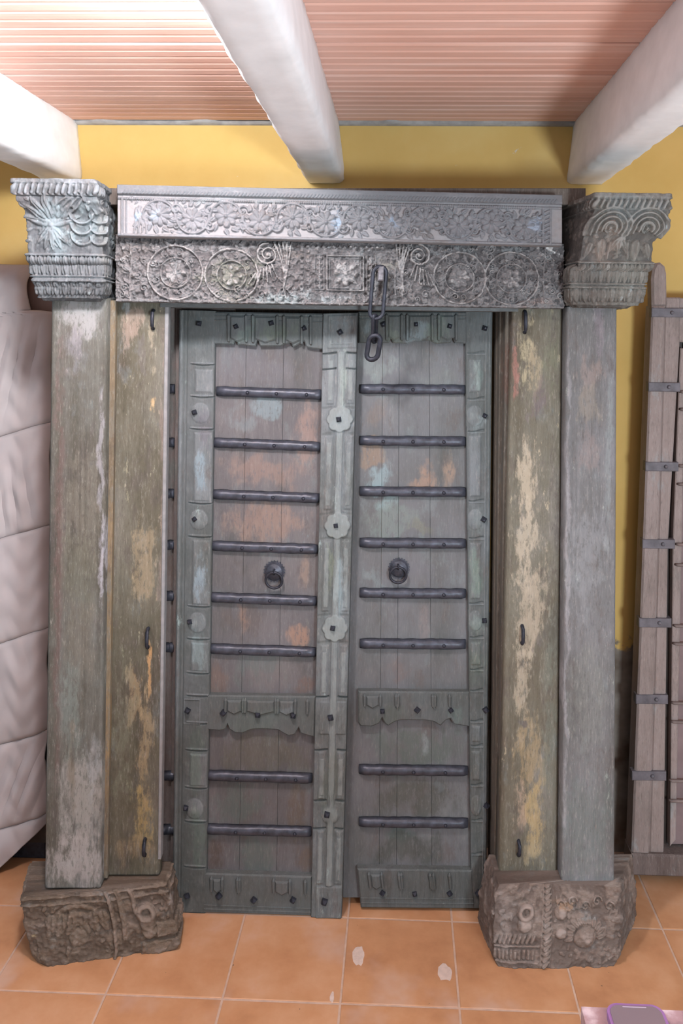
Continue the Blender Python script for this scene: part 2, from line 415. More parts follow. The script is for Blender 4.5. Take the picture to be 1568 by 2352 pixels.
for k, (u, v, ru, rv) in enumerate(((822, 2195, 17, 24), (1021, 2234, 20, 18), (762, 2290, 5, 10))):
    x, y = W0.floor(u, v); pts = []
    for q in range(18):
        a = 2 * math.pi * q / 18; r_ = random.uniform(.8, 1.1); pts.append((x + math.cos(a) * ru * .0013 * r_, y + math.sin(a) * rv * .0019 * r_))
    n = 18; o = MB().add([(a, b, .0) for a, b in pts] + [(x + (a - x) * .9, y + (b - y) * .9, .0009) for a, b in pts], [tuple(range(n, 2 * n))] + [(i, (i + 1) % n, (i + 1) % n + n, i + n) for i in range(n)]).build('paint_drip', plain('plaster_drip', (206, 184, 172), .8, 0, .1, 60) if k == 0 else bpy.data.materials['plaster_drip'], floor)
# last, cut row against the wall
ylast = ry0 + 2 * RS
while ylast + RS <= WY: ylast += RS
for i in range(-6, 6):
    x = fx + i * T
    MB().box(x + g, x + T - g, ylast + g, WY, -.004, 0).build('floor_tile', TILE, floor)
# ceiling: clay boards with ridges between the beams
t = NT('clay_board', .85)
oi = t.n('ShaderNodeObjectInfo').outputs['Random']
vv = t.n('ShaderNodeCombineXYZ'); t.inp(vv.inputs[0], t.math('MULTIPLY', oi, 17.0)); t.inp(vv.inputs[1], t.math('MULTIPLY', oi, 5.0))
pc = t.vm('ADD', t.co, vv.outputs[0])
n1 = t.noise(6, 5, vec=pc, stretch=(.25, 1.6, 1)); n2 = t.noise(30, 5, vec=pc, stretch=(.05, 1.5, 1), rough=.65)
col = t.ramp(n1, [(.3, (218, 172, 156)), (.5, (228, 184, 168)), (.7, (234, 198, 186))])
col = t.mix(t.math('MULTIPLY', t.step(n2, .55, .72), .55), col, (230, 204, 194))
col = t.mix(t.math('MULTIPLY', t.step(t.noise(12, 5, vec=pc, stretch=(.12, 1.8, 1), off=(3, 8, 0), rough=.6), .66, .74), .75), col, (204, 200, 196))
t.bump(n2, .3, .003); CLAY = t.out(col)
MORTAR = plain('grey_mortar', (176, 172, 170), .95, 0, .18, 25, .6)
ceil = struct('ceiling', MB().box(-2.6, 2.6, -2.0, WY + .05, CEIL + .022, CEIL + .1), MORTAR)
BX = []
for (uc, wd) in ((146, 88), (746, 80), (1346, 100)):
    x, _ = Space(0, WY, 0).px(uc, 418); BX.append(x)
sp = BX[2] - BX[1]; BX = [BX[0] - sp, BX[0], BX[1], BX[2], BX[2] + sp]
print('beams', BX)
BW = .068
def ridge_board(wd, dp, n=5):
    mb = MB(); pts = []
    for i in range(n):
        y0, y1 = dp * i / n + .001, dp * (i + 1) / n - .001
        pts += [(y0, .0025), (y0 + .008, .0), (y1 - .008, 0), (y1, .0025)]
    k = len(pts); v = [(0, y, z) for y, z in pts] + [(wd, y, z) for y, z in pts] + [(0, 0.001, .02), (0, dp - .001, .02), (wd, .001, .02), (wd, dp - .001, .02)]
    f = [(i, i + 1, k + i + 1, k + i) for i in range(k - 1)] + [(2 * k, 0, k, 2 * k + 2), (k - 1, 2 * k + 1, 2 * k + 3, 2 * k - 1)]
    f += [tuple(range(k - 1, -1, -1)) + (2 * k, 2 * k + 1), tuple(range(k, 2 * k)) + (2 * k + 3, 2 * k + 2), (2 * k, 2 * k + 2, 2 * k + 3, 2 * k + 1)]
    return mb.add(v, f)
gaps = [(-2.5, BX[0] - BW + .02)] + [(BX[i] + BW - .02, BX[i + 1] - BW + .02) for i in range(4)] + [(BX[4] + BW - .02, 2.5)]
DP = .262
for gi, (a, b) in enumerate(gaps):
    if b - a < .1: continue
    base = None
    for j in range(18):
        y = WY - .03 - (j + 1) * DP
        loc = (a, y + (.004 if gi % 2 else 0), CEIL + random.uniform(-.0015, .0015))
        if base is None:
            base = ridge_board(b - a, DP - .004).build('clay_board', CLAY, ceil); base.location = loc
        else: copy_of(base, ceil, loc)
# rough mortar fillet along the wall head and smears on the joints
for gi, (a, b) in enumerate(gaps):
    n = 60; mb = MB(); vs = []; fs = []
    for i in range(n + 1):
        x = a + (b - a) * i / n; d = .018 + .028 * max(0, math.sin(i * .37 + gi) * math.sin(i * .11 + 2 * gi)) + random.uniform(0, .006)
        vs += [(x, WY + .001, CEIL - .008), (x, WY - d, CEIL - .004 + random.uniform(-.001, .001)), (x, WY - d - .004, CEIL + .01)]
    for i in range(n):
        for k in (0, 1): q = 3 * i + k; fs.append((q, q + 1, q + 4, q + 3))
    mb.add(vs, fs).build('mortar_fillet', MORTAR, ceil, True)
WHITE = plain('whitewash', (248, 249, 252), .85, 0, .05, 12, .5)
def beam(x, name='beam'):
    ny, prof = 120, []
    hw = BW
    base = [(-hw + .02, CEIL + .02), (-hw + .016, CEIL - .03), (-hw, SOFF + .05), (-hw, SOFF + .012), (-hw + .012, SOFF), (-hw * .4, SOFF - .001), (hw * .4, SOFF - .001), (hw - .012, SOFF), (hw, SOFF + .012), (hw, SOFF + .05), (hw - .016, CEIL - .03), (hw - .02, CEIL + .02)]
    vs = []; fs = []; k = len(base)
    for j in range(ny + 1):
        y = -2.0 + (WY + .02 + 2.0) * j / ny
        for i, (px, pz) in enumerate(base):
            am = .003 if i in (2, 3, 4, 7, 8, 9) else .0015
            vs.append((px + random.uniform(-am, am), y, pz + (random.uniform(-am, am) if 0 < i < k - 1 else 0)))
    for j in range(ny):
        for i in range(k): i2 = (i + 1) % k; fs.append((j * k + i, j * k + i2, (j + 1) * k + i2, (j + 1) * k + i))
    fs.append(tuple(range(k))[::-1]); fs.append(tuple(ny * k + i for i in range(k)))
    o = MB().add(vs, fs).build(name, WHITE, None, True); o.location = (x, 0, 0)
    return tag(o, kind='structure')
for i, x in enumerate(BX): beam(x, 'trim_%d' % (i + 1))

# ------------------------------------------------------------------ the carved doorway
D = math.radians
fr_o = fwd * 2.415 + right * ((760 - UP) / F * 2.415)
FR = Space(fr_o.x, fr_o.y, TH + D(1.5))
doorway = empty('carved_portal', FR.o, FR.phi)
tag(doorway, 'large carved antique wooden door frame with weathered posts on carved blocks, against the yellow wall', 'door frame')

RED = (134, 92, 78); CREAM = (176, 156, 124); OCHRE = (172, 132, 66); GREEN = (96, 106, 82); TEAL = (112, 144, 146); LILAC = (150, 146, 152)
def post(name, uv, y, depth, cols, patches, mouldL=False, mouldR=False, label=None, **kw):
    """uv = (left,right) photo columns at the top row and at the bottom row"""
    (ul, ur, vt), (bl, br, vb) = uv
    TL, TR, BL, BR = FR.px(ul, vt, y), FR.px(ur, vt, y), FR.px(bl, vb, y), FR.px(br, vb, y)
    wd = TR[0] - TL[0]; ht = TL[1] - BL[1]
    cv = Canvas(wd, ht, .0042)
    x = cv.X
    # worn edges, long shallow splits, planed mouldings
    e = np.minimum(x, wd - x); cv.H -= .006 * np.clip(1 - e / .008, 0, 1) ** 2
    for (on, s) in ((mouldL, 0), (mouldR, 1)):
        if on:
            for off in (.012, .022): 
                xx = wd - off if s else off
                cv.H -= .0035 * np.exp(-((x - xx) / .0022) ** 2)
    for _ in range(7):
        xs = random.uniform(.02, wd - .02); z0 = random.uniform(0, ht * .8); z1 = z0 + random.uniform(.1, .35)
        k = (cv.Z > z0) & (cv.Z < z1); cv.H -= np.where(k, .003 * np.exp(-((x - xs - .003 * np.sin(cv.Z * 9)) / .0016) ** 2), 0)
    cv.rough(.0016, 60)
    mt = weathered(name + '_paint', cols, patch_px(FR, y, patches), **kw)
    o = slab(name, cv, BL, BR, TR, TL, y, depth, mt, doorway, .004)
    if label: o['label'] = label
    return o
PB = -.0  # outer posts stand forward, inner posts set back
lo = post('outer_post', ((118, 246, 684), (102, 230, 2040)), 0.0, .125, [(66, 60, 56), (80, 77, 68), (94, 94, 88), (112, 112, 114)],
     [(180, 730, 60, 60, (162, 160, 160), .7), (165, 800, 25, 60, (120, 114, 122), .7), (135, 1300, 12, 620, (104, 78, 70), .95), (190, 1150, 60, 120, (112, 104, 86), .7), (185, 1320, 50, 110, (100, 98, 76), .7), (180, 1480, 50, 90, (108, 98, 80), .6),
      (232, 1290, 8, 130, (158, 156, 166), .9), (232, 1030, 7, 140, (146, 144, 150), .8), (160, 1640, 30, 110, (108, 122, 114), .7), (190, 1850, 60, 130, (150, 148, 140), .85), (170, 1980, 80, 60, (158, 152, 148), .85), (165, 1790, 8, 110, (116, 98, 72), .7), (215, 1750, 14, 90, (140, 146, 148), .6)],
     mouldR=True, seed=1, chip=(140, 138, 130), label='grey-green outer post with pale worn foot')
li = post('inner_post', ((264, 387, 692), (243, 366, 2010)), .055, .035, [(66, 58, 48), (80, 76, 62), (95, 92, 80), (114, 111, 104)],
     [(305, 745, 28, 40, (158, 128, 110), .7), (286, 718, 14, 20, (120, 140, 148), .7), (350, 800, 12, 50, (166, 150, 120), .7), (352, 925, 6, 26, (204, 160, 92), .9), (325, 830, 9, 45, (96, 88, 82), .7), (253, 1130, 6, 70, (186, 146, 82), .9), (335, 1310, 26, 90, (156, 132, 92), .7), (310, 1590, 20, 55, (160, 128, 80), .75), (343, 1540, 5, 60, (204, 136, 60), .9), (285, 1680, 30, 160, (110, 112, 84), .5), (335, 1720, 14, 170, (158, 130, 82), .75), (325, 1880, 22, 70, (166, 134, 60), .8), (300, 1970, 50, 40, (140, 112, 72), .6), (376, 1100, 8, 400, (132, 108, 100), .6)],
     seed=2, flake=1.5, chip=(134, 130, 110), chip_amt=.62, label='inner post with flaking ochre paint')
ri = post('inner_post', ((1176, 1292, 706), (1146, 1281, 2012)), .055, .07, [(76, 64, 56), (91, 85, 71), (102, 98, 86), (118, 114, 108)],
     [(1205, 800, 14, 90, (176, 158, 112), .8), (1225, 860, 14, 80, (170, 148, 106), .8), (1184, 850, 8, 65, (170, 96, 82), .8), (1262, 830, 16, 110, (110, 112, 82), .7), (1232, 940, 22, 34, (106, 88, 90), .85), (1212, 1110, 26, 80, CREAM, .95), (1210, 1250, 34, 90, (178, 160, 130), .85), (1222, 1400, 34, 110, (172, 152, 122), .8), (1200, 1560, 20, 110, (170, 152, 122), .8), (1215, 1760, 32, 110, (160, 132, 84), .8), (1195, 1870, 14, 70, (170, 138, 108), .8), (1228, 1890, 18, 80, (176, 144, 80), .85), (1262, 1620, 18, 230, (104, 108, 92), .7), (1202, 1670, 11, 14, (92, 84, 82), 1.0), (1235, 1480, 10, 30, (96, 86, 80), .9), (1195, 1930, 14, 50, (96, 84, 76), .9), (1224, 1960, 22, 40, (162, 140, 92), .7)],
     seed=3, flake=1.5, chip=(150, 140, 118), chip_amt=.62, label='inner post with cream and ochre paint patches')
ro = post('outer_post', ((1302, 1417, 704), (1290, 1411, 2026)), .006, .12, [(78, 76, 75), (95, 94, 93), (107, 106, 107), (122, 121, 124)],
     [(1355, 850, 30, 60, (142, 118, 108), .7), (1350, 935, 30, 60, (140, 124, 104), .6), (1380, 740, 18, 60, (140, 122, 134), .5), (1355, 1040, 24, 50, (136, 114, 108), .6), (1395, 1050, 8, 300, (124, 134, 134), .6), (1340, 1280, 50, 140, (130, 132, 136), .6), (1350, 1600, 50, 130, (112, 112, 104), .6), (1345, 1900, 60, 140, (94, 104, 98), .7), (1303, 1300, 5, 560, (142, 138, 142), .7)],
     mouldL=True, seed=4, chip=(148, 154, 146), chip_amt=.64, label='plain grey outer post')
# filler boards between the paired posts, and the pale edge strip beside the left opening
BROWNW = weathered('brown_wood', [(68, 60, 54), (84, 75, 69), (96, 87, 80)], seed=5, streak=.1)
OCHW = weathered('ochre_edge', [(92, 82, 68), (110, 98, 80), (136, 116, 86)], seed=6, chip=(110, 104, 92), chip_amt=.5)
def strip_px(name, y, depth, top, bot, mat, bev=.002, par=doorway, sp=FR):
    (a, b, v0), (c, d, v1) = top, bot
    return MB().prism([sp.px(c, v1, y), sp.px(d, v1, y), sp.px(b, v0, y), sp.px(a, v0, y)], y, y + depth, bev).build(name, mat, par)
strip_px('filler_board', .035, .14, (244, 266, 690), (226, 246, 2018), OCHW)
strip_px('filler_board', .062, .06, (1294, 1304, 706), (1282, 1292, 2014), weathered('filler_wood', [(84, 70, 62), (104, 88, 78), (122, 104, 92)], seed=16))
PALE = plain('pale_edge', (140, 139, 140), .7, 0, .12, 40)
strip_px('edge_strip', .052, .03, (378, 387, 700), (362, 369, 1975), PALE).__setitem__('label', 'thin pale grey edge strip')
# jamb between the right inner post and the right leaf, with planed grooves
jm = MB()
for (a, b, c, d, yy) in ((1140, 1150, 1129, 1138, .165), (1148, 1162, 1134, 1146, .125), (1161, 1177, 1144, 1151, .085)):
    jm.prism([FR.px(c, 2040, yy), FR.px(d, 2040, yy), FR.px(b, 706, yy), FR.px(a, 706, yy)], yy, .24, .003)
jm.build('side_jamb', weathered('jamb_wood', [(66, 60, 54), (84, 78, 70), (98, 90, 80)], patch_px(FR, .1, [(1166, 850, 14, 80, (104, 66, 52), .8), (1125, 1900, 30, 120, (88, 78, 64), .6)]), seed=8), doorway)
jl = MB()
for (a, b, c, d, yy) in ((405, 413, 392, 400, .17),):
    jl.prism([FR.px(c, 2060, yy), FR.px(d, 2060, yy), FR.px(b, 706, yy), FR.px(a, 706, yy)], yy, .21, .002)

# staples on the inner posts
def staple(u, v0, v1, y, par):
    x, z0 = FR.px(u, v1, y); _, z1 = FR.px(u, v0, y); mb = MB()
    pts = [(x + .001, y + .015, z1), (x, y - .006, z1 - .002), (x, y - .016, z1 - .008), (x, y - .018, (z0 + z1) / 2), (x, y - .016, z0 + .008), (x, y - .006, z0), (x, y + .02, z0 + .003)]
    mb.tube(pts, .0055, 8); mb.build('iron_staple', IRON_DARK, par, True)
for (u, a, b) in ((352, 712, 755), (340, 1442, 1486), (333, 1926, 1962)): staple(u, a, b, .055, li)
for (u, a, b) in ((1204, 714, 764), (1198, 1436, 1477), (1190, 1930, 1962)): staple(u, a, b, .055, ri)

# ---- lintel: two carved friezes
fz = -.035
def frieze_upper():
    TL, TR, BL, BR = FR.px(270, 424, fz), FR.px(1290, 448, fz), FR.px(270, 543, fz), FR.px(1290, 566, fz)
    wd, ht = TR[0] - TL[0], TL[1] - BL[1]; cv = Canvas(wd, ht, .0017)
    P = wd / 1020.0  # metres per photo pixel along it
    zt = ht
    cv.rect(0, wd, ht - .030, ht, .010); cv.rect(0, wd, ht - .044, ht - .036, .006)
    cv.rope(.02, wd - .02, ht - .026, ht - .018, .010, .0125, .7); cv.groove(0, wd, ht - .033, ht - .030, .004)
    cv.rope(.03, wd - .08, ht - .043, ht - .038, .0065, .0078, .2)
    cv.rect(0, wd, 0, .010, .007); cv.rect(8 * P, 14 * P, 0, ht - .036, .008); cv.rect(18 * P, 22 * P, 0, ht - .036, .006)
    xe = 972 * P; cv.rect(xe, xe + .008, 0, ht - .036, .008); cv.rect(xe + .022, xe + .03, 0, ht - .036, .008)
    cv.rope(xe + .009, xe + .021, .012, ht - .044, .012, .006)
    z0, z1 = .012, ht - .044; zc = (z0 + z1) / 2; rr = (z1 - z0) / 2
    xs = np.arange(95, 940, 76)
    for i, u in enumerate(xs):
        x = u * P; sg = 1 if i % 2 == 0 else -1
        cv.rosette(x, zc + sg * rr * .12, rr * .74, random.choice([8, 9, 10]), .0105, random.random())
        cv.ring(x, zc, rr * .98, .008, .009, (-.2 if sg > 0 else math.pi - .2), (math.pi + .2 if sg > 0 else 2 * math.pi + .2))
        xm = x + 38 * P
        cv.spiral(xm, zc + sg * rr * .45, rr * .36, 1.2, .008, .009, 0, sg); cv.spiral(xm, zc - sg * rr * .5, rr * .32, 1.1, .007, .009, 2, -sg)
        for k in range(10):
            a = 2 * math.pi * k / 10 + random.uniform(-.2, .2); cv.leaf(x + math.cos(a) * rr * .68, zc + math.sin(a) * rr * .68, a + sg * .7, .024, .016, .009)
        for k in range(5): cv.leaf(xm + random.uniform(-.008, .008), zc + random.uniform(-rr, rr) * .7, random.uniform(0, 6.28), .024, .015, .0085)
    # small beasts near the two ends, as plain leaf shapes
    for u in (52, 948): 
        cv.leaf(u * P, zc + .01, -1.2, .05, .035, .008); cv.leaf(u * P, zc - .01, 1.9, .04, .03, .008)
        for k in range(4): cv.stroke([((u - 14 + 9 * k) * P, z0), ((u - 10 + 8 * k) * P, zc - .01)], .006, .006)
    cv.scatter(26 * P, xe, z0, z1, 170, .018, .008); cv.H[cv.H > 0] *= 1.35; cv.rough(.0012, 120)
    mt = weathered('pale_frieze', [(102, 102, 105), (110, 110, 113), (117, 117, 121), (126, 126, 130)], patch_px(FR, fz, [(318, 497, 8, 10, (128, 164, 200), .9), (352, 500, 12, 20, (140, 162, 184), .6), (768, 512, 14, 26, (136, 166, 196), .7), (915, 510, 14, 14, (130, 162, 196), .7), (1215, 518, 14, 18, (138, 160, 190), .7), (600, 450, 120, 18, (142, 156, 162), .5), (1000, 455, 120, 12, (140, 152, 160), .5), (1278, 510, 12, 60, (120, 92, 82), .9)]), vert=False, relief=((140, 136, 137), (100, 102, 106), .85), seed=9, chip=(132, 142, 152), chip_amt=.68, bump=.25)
    return slab('upper_frieze', cv, BL, BR, TR, TL, fz, .20, mt, doorway, .013)
up_f = frieze_upper(); up_f['label'] = 'pale upper lintel carved with rosettes and vines'
def frieze_lower():
    y = 0.0
    TL, TR, BL, BR = FR.px(266, 538, y), FR.px(1295, 560, y), FR.px(266, 693, y), FR.px(1295, 709, y)
    wd, ht = TR[0] - TL[0], TL[1] - BL[1]; cv = Canvas(wd, ht, .0017); P = wd / 1029.0
    X = lambda u: (u - 266) * P
    Zf = lambda v, u=780: ht - (v - (538 + 22 * (u - 266) / 1029)) / (153) * ht
    cv.rect(0, wd, 0, .008, .007); cv.scatter(0, wd, 0, .02, 110, .018, .010)
    # roundels with small flowers and curls
    for (u, v, r) in ((402, 626, 62), (530, 632, 60), (1052, 640, 60), (1172, 642, 62)):
        x, z, R = X(u), Zf(v, u), r * P
        cv.ring(x, z, R, .008, .0125); cv.ring(x, z, R * .55, .005, .011)
        cv.rosette(x, z, R * .42, 7, .0125)
        for k in range(9):
            a = 2 * math.pi * k / 9; cv.spiral(x + math.cos(a) * R * .76, z + math.sin(a) * R * .76, R * .15, 1, .0042, .0075, a, 1 if k % 2 else -1)
            cv.leaf(x + math.cos(a + .35) * R * .62, z + math.sin(a + .35) * R * .62, a + 1.1, .02, .011, .007)
        for k in range(14):
            a = 2 * math.pi * k / 14; cv.leaf(x + math.cos(a) * R * 1.04, z + math.sin(a) * R * 1.04, a + .8, .018, .012, .008)
    # big volutes with reeded acanthus
    for (u, v, s) in ((612, 585, 1), (958, 588, -1)):
        x, z = X(u), Zf(v, u); cv.spiral(x, z, .034, 2.0, .009, .0145, math.pi / 2, s)
        for k in range(7): 
            a0 = -1.0 - .22 * k if s > 0 else -2.1 + .22 * k
            pts = [(x + s * (.012 - .008 * k) * 1.0 + math.cos(a0) * .03 * q, z - .03 - .011 * k * .4 + math.sin(a0) * .045 * q) for q in np.linspace(0, 1, 7)]
            cv.stroke(pts, .008, .0135, .5)
        for k in range(6):
            q = s * (42 - 4 * k) * P
            xb = x + s * 34 * P
            pts = [(xb + s * (k - 2) * .013 * (1 - w_) ** 1.8 + s * .008 * math.sin(3 * w_), Zf(556, u) - w_ * .150) for w_ in np.linspace(0, 1, 12)]
            if k < 5: cv.stroke(pts, .0065, .0135, .7)
        cv.spiral(x + s * .045, Zf(672, u), .017, 1.5, .005, .009); cv.spiral(x - s * .02, Zf(678, u), .014, 1.4, .005, .009)
    for (u) in (652, 905, 920, 300, 1248):
        for k in range(8): cv.leaf(X(u), Zf(560 + 15 * k, u), (.6 if k % 2 else 2.5), .03, .015, .010)
        cv.stroke([(X(u) + .003 * math.sin(i * .6), Zf(555 + 12 * i, u)) for i in range(12)], .006, .009)
    for u in (285, 330, 1262, 1232): cv.beads(X(u), X(u) + .001, Zf(570, u), .02, .008, .01); cv.spiral(X(u), Zf(660, u), .012, 1.4, .005, .009); cv.spiral(X(u), Zf(600, u), .010, 1.4, .005, .009)
    # centre tablet
    cv.frame(X(745), X(833), Zf(670), Zf(586), .006, .012); cv.frame(X(752), X(826), Zf(664), Zf(592), .003, .008)
    cv.rosette(X(789), Zf(628), .040, 8, .012); 
    for (a, b) in ((-1, -1), (-1, 1), (1, -1), (1, 1)): cv.leaf(X(789) + a * .020, Zf(628) + b * .018, math.atan2(b, a), .022, .016, .009)
    cv.frame(X(718), X(742), Zf(668), Zf(584), .004, .009); cv.frame(X(838), X(860), Zf(668), Zf(584), .004, .009)
    for k in range(6): cv.rosette(X(730), Zf(594 + 13 * k), .009, 4, .010); cv.rosette(X(849), Zf(594 + 13 * k), .009, 4, .010)
    for k in range(9): cv.rect(X(685), X(694), Zf(568 + 13 * k), Zf(559 + 13 * k), .008); cv.rect(X(699), X(708), Zf(572 + 13 * k), Zf(563 + 13 * k), .006)
    cv.beads(X(690), X(880), Zf(568), .016, .006, .008); cv.scatter(X(640), X(900), 0, .03, 60, .020, .010)
    cv.scatter(0, X(680), .01, ht, 330, .021, .0085); cv.scatter(X(890), wd, .01, ht, 300, .021, .0085)
    for _ in range(46): cv.spiral(random.choice((random.uniform(.01, X(660)), random.uniform(X(900), wd - .01))), random.uniform(.015, ht - .01), random.uniform(.007, .012), 1.3, .0048, .0115, random.random() * 6, random.choice((-1, 1))); cv.rough(.0016, 120)
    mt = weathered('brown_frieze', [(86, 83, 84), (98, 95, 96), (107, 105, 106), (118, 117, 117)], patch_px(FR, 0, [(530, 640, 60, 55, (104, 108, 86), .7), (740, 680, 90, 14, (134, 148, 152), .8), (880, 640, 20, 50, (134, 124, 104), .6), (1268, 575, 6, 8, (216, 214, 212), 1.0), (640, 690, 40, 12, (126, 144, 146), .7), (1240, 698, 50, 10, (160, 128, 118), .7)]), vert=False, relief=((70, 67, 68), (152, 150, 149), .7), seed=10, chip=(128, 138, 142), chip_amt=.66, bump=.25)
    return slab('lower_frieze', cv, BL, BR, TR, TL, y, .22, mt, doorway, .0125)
low_f = frieze_lower(); low_f['label'] = 'darker lower lintel carved with roundels and a square tablet'
strip_px('lintel_cap', .02, .16, (250, 1345, 432), (250, 1345, 470), BROWNW)
MB().box(FR.px(385, 700, .15)[0], FR.px(1175, 700, .15)[0], .05, .155, FR.px(780, 711, .07)[1], FR.px(780, 696, .07)[1]).build('lintel_soffit', weathered('soffit_wood', [(78, 78, 76), (92, 94, 94), (104, 106, 108)], vert=False, seed=15), doorway)

MB().box(FR.px(500, 700, .25)[0], FR.px(1190, 700, .25)[0], .268, .29, FR.px(780, 722, .25)[1], FR.px(780, 690, .25)[1]).build('head_board', BROWNW, doorway)
# ---- capitals
def capital(levels, backx, ext, patches, seed, volutes, label):
    """levels: (v, uL, uR, y) from the foot up"""
    L = []
    for (v, ul, ur, y) in levels:
        a, z = FR.px(ul, v, y); b, _ = FR.px(ur, v, y)
        L.append((z, [(backx[0] if backx[0] is not None else a, ext), (a, y), ((a + b) / 2, y - .004), (b, y), (backx[1] if backx[1] is not None else b, ext)]))
    zs = [l[0] for l in L]; ht = zs[-1] - zs[0]
    mid = L[len(L) // 2][1]; per = [math.dist(mid[i], mid[i + 1]) for i in range(4)]; wd = sum(per)
    cv = Canvas(wd, ht, .0023); x0, x1 = per[0], wd - per[3]; xc = (x0 + x1) / 2; fw = x1 - x0
    # rows of lotus petals
    for (za, zb, n, h) in ((.02, .055, 8, .010), (.075, .125, 9, .012)):
        for k in range(-3, n + 4):
            x = x0 + fw * (k + .5) / n; cv.leaf(x, zb, -math.pi / 2, (zb - za) * 1.25, fw / n * 1.0, h, .3); cv.stroke([(x - fw / n / 2, za), (x - fw / n / 2, zb)], .004, h * .8)
        cv.rect(0, wd, zb, zb + .008, h * .9); cv.rect(0, wd, za - .010, za - .004, h * .8)
    cv.rect(0, wd, ht - .016, ht, .010); cv.rope(x0 - .05, x1 + .05, ht - .038, ht - .020, .016, .012, .5); cv.rect(0, wd, ht - .046, ht - .041, .007)
    zm0, zm1 = .14, ht - .05; zc = (zm0 + zm1) / 2
    if volutes:
        for s in (-1, 1):
            x = xc + s * fw * .24
            for k in range(4): cv.ring(x, zc + .02, .018 + .013 * k, .008, .014 - .001 * k, -.4, math.pi + .4)
            cv.spiral(x, zc + .02, .016, 1.3, .005, .014); cv.leaf(x, zc - .01, -math.pi / 2, .07, .035, .012); cv.leaf(x + s * .03, zc - .02, -math.pi / 2 + s * .3, .05, .025, .012)
            cv.stroke([(x - s * .02, zm0), (x - s * .024, zc - .02)], .008, .010)
        for k in range(3): cv.leaf(xc, zc, -math.pi / 2 + (k - 1) * .5, .06, .022, .014)
    else:
        xa = xc - fw * .16
        for k in range(7):
            a = math.pi / 2 + (k - 3) * .42; cv.leaf(xa, zc, a, .085, .03, .013); 
        for k in range(5): a = -math.pi / 2 + (k - 2) * .36; cv.leaf(xa, zc - .005, a, .07, .022, .014)
        cv.disk(xa, zc, .010, .016)
        for k in range(3): cv.ring(xc + fw * .24, zc + .035 - .03 * k, .030, .009, .012 - .001 * k, math.pi, 2 * math.pi); cv.ring(xc + fw * .46, zc + .030 - .03 * k, .024, .008, .011, math.pi, 2 * math.pi)
        for k in range(4): cv.stroke([(xa, zc), (xa + .02 + .02 * k, zc + .05), (xa + .06 + .015 * k, zm1)], .006, .009)
        cv.ring(xc + fw * .1, zm1 - .01, .05, .007, .010, 0, math.pi)
    # side faces: shallow leaves
    for (a, b) in ((0.01, x0 - .01), (x1 + .01, wd - .01)):
        if b > a: cv.scatter(a + .3 * (b - a) if a < x0 else a, b if a < x0 else a + .7 * (b - a), zm0, zm1, 26, .030, .007)
    cv.scatter(x0, x1, zm0, zm1, 40, .022, .008); cv.rough(.004, 46)
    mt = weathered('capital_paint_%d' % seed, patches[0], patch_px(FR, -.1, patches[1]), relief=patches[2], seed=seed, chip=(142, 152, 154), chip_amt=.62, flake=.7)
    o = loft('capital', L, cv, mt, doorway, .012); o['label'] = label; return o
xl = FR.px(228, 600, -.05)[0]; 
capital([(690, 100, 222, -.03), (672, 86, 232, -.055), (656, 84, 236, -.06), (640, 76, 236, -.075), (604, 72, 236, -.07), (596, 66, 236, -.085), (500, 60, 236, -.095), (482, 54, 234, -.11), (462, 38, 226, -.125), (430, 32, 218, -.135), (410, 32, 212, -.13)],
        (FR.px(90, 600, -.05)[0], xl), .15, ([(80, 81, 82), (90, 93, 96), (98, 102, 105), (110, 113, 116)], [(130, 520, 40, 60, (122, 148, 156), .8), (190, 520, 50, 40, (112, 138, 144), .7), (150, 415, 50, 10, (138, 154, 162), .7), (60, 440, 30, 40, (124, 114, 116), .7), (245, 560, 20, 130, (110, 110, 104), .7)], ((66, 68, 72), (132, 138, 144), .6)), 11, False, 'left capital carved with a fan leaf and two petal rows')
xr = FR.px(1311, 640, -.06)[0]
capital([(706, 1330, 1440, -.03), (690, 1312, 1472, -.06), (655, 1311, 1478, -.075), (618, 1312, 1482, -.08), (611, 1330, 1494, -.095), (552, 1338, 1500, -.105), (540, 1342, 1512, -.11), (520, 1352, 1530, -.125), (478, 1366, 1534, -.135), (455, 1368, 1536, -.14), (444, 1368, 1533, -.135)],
        (xr, FR.px(1470, 640, -.06)[0]), .15, ([(86, 82, 78), (99, 95, 90), (108, 105, 99), (118, 117, 113)], [(1385, 560, 30, 40, (140, 114, 98), .7), (1430, 480, 60, 40, (124, 138, 140), .6), (1500, 480, 20, 30, (132, 142, 146), .6), (1330, 560, 24, 120, (102, 88, 80), .8), (1450, 640, 40, 40, (124, 124, 112), .5)], ((68, 64, 62), (142, 141, 137), .65)), 12, True, 'right capital carved with two volutes and two petal rows')

